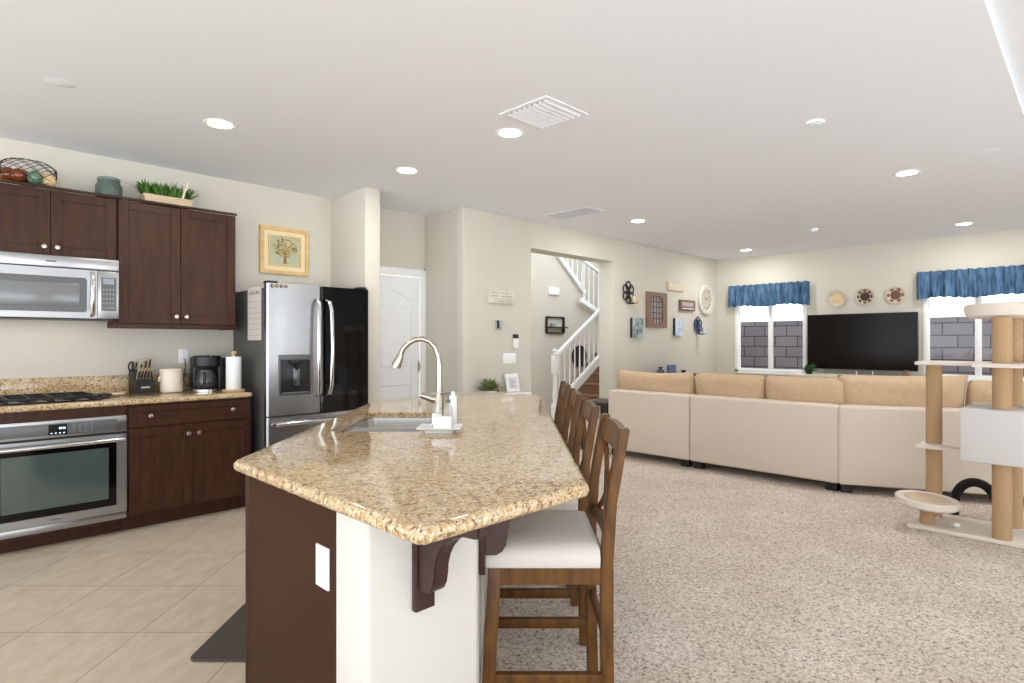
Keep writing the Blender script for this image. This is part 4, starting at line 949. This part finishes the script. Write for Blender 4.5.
mb = MB(); mb.prism([(4.83, 0.18), (5.34, 0.18), (5.34, 0.619), (4.99, 0.619), (4.83, 0.6)], 1.1435, 1.168, [[(4.93+0.0525*math.cos(2*PI*k/20), 0.455+0.0525*math.sin(2*PI*k/20)) for k in range(20)], [(5.275+0.0525*math.cos(2*PI*k/20), 0.43+0.0525*math.sin(2*PI*k/20)) for k in range(20)]]); mb.build('upper_shelf', PLUSH, t)
mb = MB(); mb.lathe([(0, 1.4675), (0.2, 1.4675), (0.225, 1.48), (0.237, 1.52), (0.233, 1.553), (0.216, 1.562), (0.2, 1.55), (0.19, 1.505), (0, 1.495)], (5.10, 0.44, 0), 40); mb.build('round_bed', PLUSH, t)
pc = MB().lathe([(0, 0), (0.17, 0.0), (0.185, 0.012), (0.19, 0.05), (0.178, 0.058), (0.165, 0.05), (0, 0.045)], (0, 0, 0), 40).build('round_perch', PLUSH, t, Matrix.Translation((4.93, 0.86, 0.172)) @ Matrix.Rotation(R(3), 4, 'X'))
MB().lathe([(0, 0.0455), (0.135, 0.0505), (0.13, 0.056), (0, 0.06)], (0, 0, 0), 32).build('perch_pad', M('tan_plush', (214, 190, 160), 1.0, bump=(240, 0.5, 0.003)), pc, Matrix.Translation((4.93, 0.86, 0.172)) @ Matrix.Rotation(R(3), 4, 'X'))
mb = MB(); mb.sphere((0, 0, 0.018), 0.028, 16, (1.1, 0.9, 0.62)); tag(mb.build('cat_toy', M('white_felt', (236, 234, 232), 0.9), None, Matrix.Translation((4.98, 0.705, zb+0.031))), 'small white toy lying on the cat tree base', 'cat toy')
mb = MB(); mb.tube([(5.47+0.0, 0.655+0.13*math.cos(a), 0.02+0.255*math.sin(a)**0.7 if math.sin(a) > 1e-6 else 0.02) for a in [PI*k/24 for k in range(25)]], 0.032, 14)
tag(mb.build('scratching_arch', M('black_bristle', (18, 17, 17), 0.9, bump=(300, 0.6, 0.004))), 'black arched cat scratcher standing between cat tree and sofa', 'cat scratcher')

# ------------------------------------------------------------------ television wall
t = thing('television', 'large black flat television on the end wall between the windows', 'television', (9.48, 2.45, 0.9))
mb = MB(); mb.box(9.47, 9.51, 1.75, 3.152, 0.905, 1.71, 0.006); mb.box(9.51, XT-0.001, 2.1, 2.8, 1.1, 1.5); mb.build('casing', BLK, t)
MB().box(9.4665, 9.4705, 1.757, 3.145, 0.917, 1.703).build('screen', TVS, t)
t = thing('media_console', 'low cream media console below the television', 'console', (9.36, 2.45, 0.012))
CONS = M('cream_console_paint', (236, 228, 212), 0.5)
mb = MB(); mb.box(9.12, 9.55, 1.6, 3.3, 0.80, 0.835, 0.004); mb.box(9.14, 9.545, 1.63, 3.27, 0.10, 0.80); mb.build('body', CONS, t)
for k in range(4): 
    dd = MB().box(9.122, 9.14, 1.64+0.407*k, 2.035+0.407*k, 0.14, 0.78, 0.003).build('door', CONS, t); MB().sphere((9.115, 1.68+0.407*k, 0.5), 0.012, 12).build('knob', NICK, dd)
for y in (1.68, 3.22):
    for x in (9.18, 9.5): MB().box(x-0.025, x+0.025, y-0.025, y+0.025, 0.012, 0.101, 0.003).build('foot', CONS, t)
for yy, lb in ((2.42, 'white taper candle on the console, left of the pair'), (2.22, 'white taper candle on the console, right of the pair')):
    t = thing('candle', lb, 'candle', (9.2, yy, 0.8355), group='candles below the television'); MB().lathe([(0.02, 0), (0.02, 0.004), (0.008, 0.008), (0, 0.008)], (9.2, yy, 0.8355), 16).build('holder', PAPER, t); MB().lathe([(0.007, 0.008), (0.007, 0.065), (0, 0.068)], (9.2, yy, 0.8355), 12).build('wax', PAPER, t)
def leafy(name, x, y, z, h, r, n, m, potm, label, seed, leafw=0.03, pot_r=0.05, pot_h=0.05):
    t = thing(name, label, 'plant', (x, y, z)); MB().lathe([(pot_r*0.8, 0), (pot_r, pot_h), (pot_r*0.92, pot_h), (0, pot_h-0.006)], (x, y, z), 24).build('pot', potm, t)
    mb = MB(); rr = random.Random(seed)
    for k in range(n):
        a = rr.uniform(0, 2*PI); e = rr.uniform(0.15, 1.25); L = (h-pot_h)*rr.uniform(0.65, 1.05); d_ = (math.cos(a)*math.cos(e)*r, math.sin(a)*math.cos(e)*r, math.sin(e)*0.16)
        blade(mb, (x+rr.uniform(-1, 1)*pot_r*0.5, y+rr.uniform(-1, 1)*pot_r*0.5, z+pot_h-0.004), d_, L, leafw, 0.2, 5)
    mb.build('leaves', m, t)
leafy('potted_plant', 9.2, 3.04, 0.8355, 0.2, 0.17, 70, LEAFD, BLK, 'dark green spiky potted plant left under the television', 21, 0.035)
t = thing('candle_jar', 'small brown candle jar on the console below the television', 'candle jar', (9.25, 1.84, 0.8355))
MB().lathe([(0.035, 0), (0.037, 0.004), (0.037, 0.075), (0.033, 0.08), (0, 0.08)], (9.25, 1.84, 0.8355), 24).build('jar', M('brown_jar', (140, 104, 88), 0.3), t); MB().lathe([(0.038, 0.0805), (0.038, 0.09), (0, 0.091)], (9.25, 1.84, 0.8355), 24).build('lid', M('brown_lid', (90, 66, 56), 0.4), t)
PLATE_B = M('basket_brown', (96, 66, 52), 0.7, var=((120, 84, 66), 30)); PLATE_C = M('basket_cream', (214, 200, 176), 0.7, var=((190, 170, 140), 30))
for k, (yy, zz, lb) in enumerate(((2.791, 1.946, 'pale cream round woven wall plate, leftmost of three'), (2.422, 1.959, 'darkest brown round wall plate with petal pattern, middle of three'), (2.044, 1.960, 'reddish brown round wall plate with petal pattern, rightmost of three'))):
    t = thing('wall_plate', lb, 'wall plate', (XT-0.01, yy, zz-0.13), group='round plates above the television'); f = Matrix.Translation((XT-0.001, yy, zz))
    MB().lathe([(0.02, 0.0), (0.08, 0.004), (0.118, 0.028), (0.121, 0.032), (0.115, 0.034), (0.08, 0.012), (0, 0.009)], (0, 0, 0), 40, '-X').build('plate', PLATE_C, t, f)
    dm = [M('basket_tan', (214, 190, 146), 0.7), M('basket_dark', (70, 48, 40), 0.7), M('basket_red_brown', (110, 72, 58), 0.7)][k]
    MB().lathe([(0.066, 0.0105), (0.06, 0.0135), (0, 0.013)], (0, 0, 0), 32, '-X').build('centre_medallion', dm, t, f)
    for q in range(8 if k == 1 else 6):
        a = 2*PI*q/(8 if k == 1 else 6)
        mb = MB(); mb.sphere((-0.024, 0.1*math.cos(a), 0.1*math.sin(a)), 0.03 if k else 0.018, 12, (0.22, 1, 0.8)) if False else mb.merge((lambda b: (bmesh.ops.create_uvsphere(b, u_segments=14, v_segments=8, radius=0.026 if k else 0.013), b.transform(Matrix.Translation((-0.019, 0.09*math.cos(a), 0.09*math.sin(a))) @ Matrix.Rotation(a, 4, 'X') @ Matrix.Diagonal((0.3, 0.75, 1.05, 1))), b)[2])(bmesh.new()))
        mb.build('petal_patch', dm, t, f)

# ------------------------------------------------------------------ decor on the long wall (faces -y)
FY = YG-0.0015
def wbox(name, mat, par, x0, x1, z0, z1, d0, d1, bev=0.002): return MB().box(x0, x1, FY-d1, FY-d0, z0, z1, bev).build(name, mat, par)
def rosette(x, zc, rx_, label, m, candle, glass=None):
    t = thing('wall_sconce', label, 'candle sconce', (x, FY, zc-0.16))
    mb = MB()
    for k in range(6):
        a = 2*PI*k/6+PI/6; c_ = (x+rx_*0.6*math.cos(a), zc+rx_*1.0*math.sin(a)*0.72); mb.tube([(c_[0]+rx_*0.42*math.cos(q), FY-0.02, c_[1]+rx_*0.42*math.sin(q)) for q in [2*PI*i/16 for i in range(16)]], 0.009, 8, True)
    mb.tube([(x+rx_*0.3*math.cos(q), FY-0.02, zc+rx_*0.3*math.sin(q)) for q in [2*PI*i/14 for i in range(14)]], 0.009, 8, True)
    mb.tube([(x, FY-0.02, zc-rx_*0.9), (x, FY-0.06, zc-rx_*1.15), (x, FY-0.12, zc-rx_*1.12)], 0.01, 8); mb.box(x-0.03, x+0.03, FY-0.02, FY, zc-0.02, zc+0.02); mb.build('rosette', m, t)
    if glass: MB().lathe([(rx_*0.85, 0.002), (rx_*0.85, 0.008), (0, 0.008)], (x, FY, zc), 30, '-Y').build('glass_back', glass, t)
    MB().lathe([(0.05, 0), (0.05, 0.006), (0, 0.006)], (x, FY-0.12, zc-rx_*1.12), 20).build('candle_cup', m, t)
    MB().lathe([(0.032, 0.0065), (0.032, 0.1), (0, 0.102)], (x, FY-0.12, zc-rx_*1.12), 20).build('candle', candle, t)
IVORY = M('ivory_wax', (214, 198, 158), 0.5)
rosette(6.95, 1.99, 0.135, 'black iron rosette candle sconce left of the carved panel', BLKM, IVORY)
rosette(8.95, 1.57, 0.125, 'blue rosette candle sconce below the round clock', M('blue_black_iron', (48, 58, 84), 0.4), M('pale_blue_wax', (200, 206, 216), 0.5), M('blue_glass_back', (112, 136, 182), 0.15))
t = thing('carved_panel', 'large weathered wood panel with arched carved lattice', 'wall panel', (7.68, FY, 1.515))
mb = MB(); mb.prism([(7.412, 1.515), (7.952, 1.515), (7.952, 2.035), (7.412, 2.035)], 0, 0.04, [roundpoly([(7.52, 1.57), (7.84, 1.57), (7.84, 1.98), (7.52, 1.98)], 0.09, 6)], bev=0.0, m=TY(FY)); mb.build('wooden_frame', RUST, t)
MB().box(7.50, 7.86, FY-0.012, FY, 1.56, 1.99).build('backing', M('pewter_back', (172, 164, 160), 0.6), t)
mb = MB()
for i in range(4):
    for j in range(5): 
        cx_, cz_ = 7.56+0.08*i, 1.61+0.082*j
        mb.tube([(cx_+0.045*math.cos(q), FY-0.02, cz_+0.045*math.sin(q)) for q in [2*PI*k/12 for k in range(12)]], 0.0045, 6, True)
mb.build('lattice', M('lattice_grey', (86, 76, 74), 0.6), t)
t = thing('wall_plaque', 'plain cream plaque at the top of the wall arrangement', 'plaque', (8.237, FY, 2.085)); wbox('board', M('tan_plaque_edge', (204, 188, 162), 0.6), t, 8.0, 8.475, 2.088, 2.222, 0, 0.022); wbox('face', M('cream_plaque_face', (220, 208, 186), 0.6), t, 8.03, 8.445, 2.104, 2.206, 0.021, 0.024, 0)
t = thing('wall_sign', 'small brown wooden sign with pale lettering', 'sign', (8.595, FY, 1.795)); wbox('board', M('brown_sign_board', (112, 84, 68), 0.6, var=((134, 102, 84), 8)), t, 8.36, 8.83, 1.795, 1.965, 0, 0.035)
mb = MB()
for k in range(6):
    x = 8.42+0.06*k; mb.box(x, x+0.012, FY-0.037, FY-0.0345, 1.865, 1.93); mb.box(x+0.024, x+0.034, FY-0.037, FY-0.0345, 1.865, 1.93); mb.box(x, x+0.034, FY-0.037, FY-0.0345, 1.895+0.012*(k % 2), 1.905+0.012*(k % 2))
mb.box(8.42, 8.77, FY-0.037, FY-0.0345, 1.825, 1.838); mb.build('lettering', PAPER, t)
t = thing('wall_clock', 'round pale wall clock near the far corner', 'clock', (9.235, FY, 1.75)); f = Matrix.Translation((9.235, FY, 2.0))
MB().lathe([(0.255, 0), (0.258, 0.025), (0.235, 0.045), (0.185, 0.035), (0.18, 0.022), (0.18, 0)], (0, 0, 0), 48, '-Y').build('rim', M('whitewashed_rim', (214, 208, 200), 0.6), t, f)
MB().lathe([(0.182, 0.001), (0.182, 0.014), (0, 0.014)], (0, 0, 0), 40, '-Y').build('dial', M('clock_dial', (206, 196, 176), 0.6), t, f)
mb = MB()
for k in range(12):
    a = 2*PI*k/12; mb.bar((0.125*math.sin(a), -0.0155, 0.125*math.cos(a)), (0.165*math.sin(a), -0.0155, 0.165*math.cos(a)), 0.014, 0.002, up=(0, 1, 0))
mb.build('hour_marks', M('dark_mark', (96, 90, 84), 0.6), t, f)
mb = MB(); mb.bar((0, -0.018, 0), (-0.05, -0.018, 0.05), 0.01, 0.002, up=(0, 1, 0)); mb.bar((0, -0.018, 0), (0.085, -0.018, 0.04), 0.008, 0.002, up=(0, 1, 0)); mb.build('hands', BLKM, t, f)
def canvas(x0, x1, z0, z1, label, a, b_, edge):
    t = thing('canvas_print', label, 'canvas', ((x0+x1)/2, FY, z0)); wbox('stretcher', edge, t, x0, x1, z0, z1, 0, 0.04, 0.001)
    s = N('canvas_blotches'); f = s.noise(s.coord((1, 1, 1)), 14, 4, 0.65); s.l(s.ramp(f, [(0.36, a), (0.52, b_[0]), (0.66, b_[1])]), s.p.inputs['Base Color']); s.p.inputs['Roughness'].default_value = 0.8
    wbox('picture_face', s.m, t, x0, x1, z0, z1, 0.0395, 0.042, 0)
DKE = M('dark_canvas_edge', (44, 40, 40), 0.7)
canvas(7.02, 7.29, 1.365, 1.645, 'grey green mottled canvas below the black sconce', (84, 96, 104), ((150, 166, 166), (196, 206, 200)), DKE)
canvas(8.19, 8.42, 1.40, 1.67, 'pale blue and white canvas beside the blue sconce', (150, 178, 216), ((206, 216, 226), (226, 222, 210)), DKE)
# left part of the long wall
t = thing('wall_sign', 'pale whitewashed sign with rows of faded lettering left of the stair opening', 'sign', (4.48, FY, 1.728))
wbox('board', M('whitewash_board', (224, 218, 206), 0.8, var=((206, 198, 184), 10)), t, 4.31, 4.69, 1.728, 1.862, 0, 0.03)
mb = MB(); rr = random.Random(9)
for row, (zz, hh, n_) in enumerate(((1.835, 0.012, 16), (1.795, 0.022, 9), (1.768, 0.01, 14), (1.742, 0.012, 6))):
    for k in range(n_):
        x = 4.335+0.32*k/n_
        if rr.random() < 0.85: mb.box(x, x+0.32/n_*0.55, FY-0.0315, FY-0.0295, zz, zz+hh*rr.uniform(0.6, 1))
mb.build('faded_lettering', M('faded_ink', (164, 156, 148), 0.8), t)
t = thing('thermostat', 'small black and silver wall panel below the pale sign', 'thermostat', (4.42, FY, 1.44)); wbox('housing', M('silver_plastic', (186, 190, 198), 0.3, 0.4), t, 4.42, 4.505, 1.44, 1.545, 0, 0.022, 0.004); wbox('screen', BLK, t, 4.423, 4.46, 1.452, 1.54, 0.021, 0.025)
t = thing('intercom_handset', 'white wall remote with black top above the switches', 'remote', (4.68, FY, 1.235)); wbox('body', PAPER, t, 4.69, 4.765, 1.235, 1.345, 0, 0.02, 0.004); wbox('screen', BLK, t, 4.69, 4.765, 1.345, 1.392, 0, 0.022, 0.004)
outlet('light_switch', 'white three-rocker light switch plate left of the stair opening', Matrix.Translation((4.635, FY, 1.123)), 0.1, 0.057, 'switch')
# entry console with plant, clock and card
t = thing('console_table', 'narrow white console table against the wall beyond the island', 'console', (4.45, 4.48, 0))
mb = MB(); mb.box(4.02, 4.70, 4.40, FY-0.002, 0.725, 0.755, 0.004); mb.build('table_top', WHITE, t)
MB().box(4.06, 4.67, 4.43, FY-0.01, 0.64, 0.725).build('apron', WHITE, t)
for x in (4.08, 4.65):
    for y in (4.45, 4.64): MB().box(x-0.022, x+0.022, y-0.022, y+0.022, 0.0, 0.64, 0.003).build('leg', WHITE, t)
leafy('potted_plant', 4.2, 4.54, 0.7555, 0.235, 0.13, 170, LEAFO, PAPER, 'small olive green potted plant on the console beyond the island', 31, 0.02, 0.06, 0.04)
t = thing('desk_clock', 'tiny silver table clock between plant and card on the console', 'clock', (4.36, 4.54, 0.7555))
mb = MB(); mb.lathe([(0.042, 0), (0.042, 0.03), (0.036, 0.034), (0.034, 0.028), (0, 0.028)], (4.36, 4.55, 0.7555+0.052), 24, '-Y'); mb.box(4.33, 4.345, 4.525, 4.545, 0.7557, 0.775); mb.box(4.375, 4.39, 4.525, 4.545, 0.7557, 0.775); mb.build('case', NICK, t)
mb = MB(); mb.bar((4.36, 4.519, 0.808), (4.36, 4.519, 0.835), 0.004, 0.002); mb.bar((4.36, 4.519, 0.808), (4.376, 4.519, 0.80), 0.004, 0.002); mb.build('hands', BLKM, t)
t = thing('framed_card', 'white framed card leaning on the wall beside the plant', 'card', (4.6, 4.6, 0.7555)); f = Matrix.Translation((4.60, 4.58, 0.758)) @ Matrix.Rotation(R(-12), 4, 'X')
MB().box(-0.09, 0.10, -0.01, 0.012, 0, 0.20, 0.002).build('frame', PAPER, t, f); MB().box(-0.065, 0.075, -0.0115, -0.0095, 0.025, 0.16).build('sheet', M('grey_sheet', (214, 214, 216), 0.7), t, f)
mb = MB()
for k in range(6): mb.box(-0.04, 0.05-0.02*(k % 3), -0.0125, -0.011, 0.05+0.016*k, 0.054+0.016*k)
mb.build('text_lines', INK, t, f)
# things on a low table at the long wall, behind the sofa
t = thing('sofa_table', 'narrow dark table against the long wall behind the sofa', 'table', (7.7, 4.47, 0.012))
DW = M('dark_table_wood', (44, 32, 28), 0.4)
MB().box(7.2, 8.35, 4.3, FY-0.03, 0.795, 0.83, 0.004).build('table_top', DW, t)
for x in (7.23, 8.32):
    for y in (4.33, 4.61): MB().box(x-0.025, x+0.025, y-0.025, y+0.025, 0.0125, 0.795, 0.003).build('leg', DW, t)
t = thing('vase', 'small dark blue vase on the table behind the sofa', 'vase', (7.45, 4.45, 0.8305)); MB().lathe([(0.045, 0), (0.058, 0.03), (0.05, 0.07), (0.026, 0.09), (0.024, 0.1), (0, 0.1)], (7.45, 4.45, 0.8305), 24).build('body', M('blue_grey_glaze', (74, 84, 108), 0.3), t); MB().lathe([(0.025, 0.1005), (0.036, 0.112), (0.03, 0.118), (0, 0.112)], (7.45, 4.45, 0.8305), 24).build('lip', M('dark_green_glaze', (34, 52, 50), 0.3), t)
t = thing('photo_frame', 'small blue photo frame beside the vase', 'photo frame', (7.78, 4.47, 0.8305)); MB().box(7.66, 7.90, 4.46, 4.48, 0.8307, 0.965, 0.002).build('frame', M('pale_blue_frame', (92, 96, 122), 0.5), t); MB().box(7.72, 7.89, 4.457, 4.461, 0.842, 0.945).build('photo', M('blue_photo', (66, 88, 140), 0.5, var=((140, 150, 180), 14)), t)
t = thing('candle_cup', 'tiny dark cup right of the blue photo frame', 'cup', (8.1, 4.45, 0.8305)); MB().lathe([(0.028, 0), (0.036, 0.05), (0.032, 0.05), (0.025, 0.01), (0, 0.008)], (8.1, 4.45, 0.8305), 20).build('cup', BLK, t)
t = thing('side_table', 'dark side table left of the sofa end', 'side table', (5.8, 4.25, 0.012))
MB().box(5.58, 6.05, 4.03, 4.45, 0.56, 0.60, 0.004).build('table_top', DW, t)
for x in (5.62, 6.01):
    for y in (4.07, 4.41): MB().box(x-0.022, x+0.022, y-0.022, y+0.022, 0.0125, 0.56, 0.003).build('leg', DW, t)

# ------------------------------------------------------------------ staircase behind the opening
t = thing('stair_flight', 'brown carpeted stair flight seen through the opening', 'stairs', (8.6, 6.5, 0.012), kind='structure')
x = 7.98; z = 0.012
for k in range(11): MB().box(x+0.25*k, 10.85, 6.02, 6.96, z+0.18*k, z+0.18*(k+1), 0.0).merge((lambda b: (bmesh.ops.create_cube(b, size=1), b.transform(Matrix.Translation((x+0.25*k+0.1, 6.49, z+0.18*(k+1)-0.02)) @ Matrix.Diagonal((0.26, 0.94, 0.042, 1))), bmesh.ops.bevel(b, geom=b.edges[:], offset=0.018, segments=3, affect='EDGES'), b)[3])(bmesh.new())).build('step', STEPC, t)
def turned(mb, x, y, z0, z1, r=0.016):
    L = z1-z0; mb.lathe([(0, 0), (r, 0), (r, 0.12*L), (r*0.6, 0.15*L), (r*0.95, 0.22*L), (r*0.7, 0.5*L), (r*0.55, 0.8*L), (r*0.8, 0.86*L), (r*0.8, L), (0, L)], (x, y, z0), 10)
def railing(label, xa, za, xb, zb_, y, n, hr, newel=None, rail=True):
    t = thing('stair_railing', label, 'stair railing', (xa, y, min(za, zb_)))
    L = math.hypot(xb-xa, zb_-za)
    MB().bar((xa, y, za), (xb, y, zb_), 0.06, 0.13 if newel else 0.09, 0.006).build('bottom_rail', WHITE, t)
    if rail: MB().bar((xa, y, za+hr), (xb, y, zb_+hr), 0.065, 0.06, 0.014).build('handrail', WHITE, t)
    for k in range(n):
        u = (k+0.6)/n; mb = MB(); turned(mb, xa+(xb-xa)*u, y, za+(zb_-za)*u+0.03, za+(zb_-za)*u+hr-0.015); mb.build('baluster', WHITE, t)
    if newel:
        mb = MB(); nx_, z0, z1 = newel
        mb.box(nx_-0.045, nx_+0.045, y-0.045, y+0.045, z0, z0+0.35, 0.004); mb.lathe([(0.04, 0), (0.03, 0.03), (0.043, 0.08), (0.034, 0.3), (0.028, 0.42), (0.04, 0.45)], (nx_, y, z0+0.35), 20); mb.box(nx_-0.045, nx_+0.045, y-0.045, y+0.045, z0+0.8, z1-0.09, 0.004)
        mb.lathe([(0.03, 0), (0.052, 0.008), (0.03, 0.02), (0.022, 0.03), (0.042, 0.055), (0.04, 0.075), (0.02, 0.088), (0, 0.09)], (nx_, y, z1-0.09), 20); mb.build('newel_post', WHITE, t)
railing('white stair railing with newel post at the foot of the stairs', 6.86, 0.30, 10.2, 2.50, 5.9, 27, 0.80, (6.83, 0.0125, 1.20))
railing('white sloping balustrade of the upper stair flight', 8.9, 2.23, 6.4, 4.32, 6.95, 18, 0.85)
railing('white balustrade at the landing corner between the stair flights', 8.7, 2.08, 9.6, 1.74, 6.88, 6, 0.78)
tag(MB().box(7.885, 8.16, 6.94, 6.979, 2.145, 2.28, 0.006).build('door_chime', WHITE), 'white door chime box on the stairwell wall', 'door chime')
t = thing('wall_shelf', 'black square wire shelf on the stairwell wall', 'wall shelf', (8.05, 6.95, 1.46))
mb = MB(); x0, x1, z0, z1 = 7.82, 8.29, 1.465, 1.745
for a, c in (((x0, z0), (x1, z0)), ((x1, z0), (x1, z1)), ((x1, z1), (x0, z1)), ((x0, z1), (x0, z0))): mb.bar((a[0], 6.955, a[1]), (c[0], 6.955, c[1]), 0.025, 0.04, 0.002, up=(0, 1, 0))
mb.build('frame', BLKM, t); MB().box(x0-0.0, x1+0.04, 6.88, 6.978, 1.55, 1.572).build('shelf_board', BLKM, t)
mb = MB(); mb.lathe([(0.05, 0), (0.06, 0.06), (0.03, 0.09), (0, 0.09)], (7.98, 6.93, 1.5725), 16); tag(mb.build('shelf_ornament', M('grey_ornament', (170, 170, 172), 0.5)), 'grey ornament standing on the black wire shelf', 'ornament')

t = thing('wall_basket', 'dark oval hanging on the stairwell wall behind the balusters', 'wall decor', (8.75, 6.975, 0.8))
MB().lathe([(0.2, 0), (0.21, 0.03), (0.19, 0.05), (0.12, 0.03), (0, 0.025)], (8.75, 6.978, 1.03), 28, '-Y').build('woven_bowl', M('black_rattan', (34, 28, 26), 0.8), t)
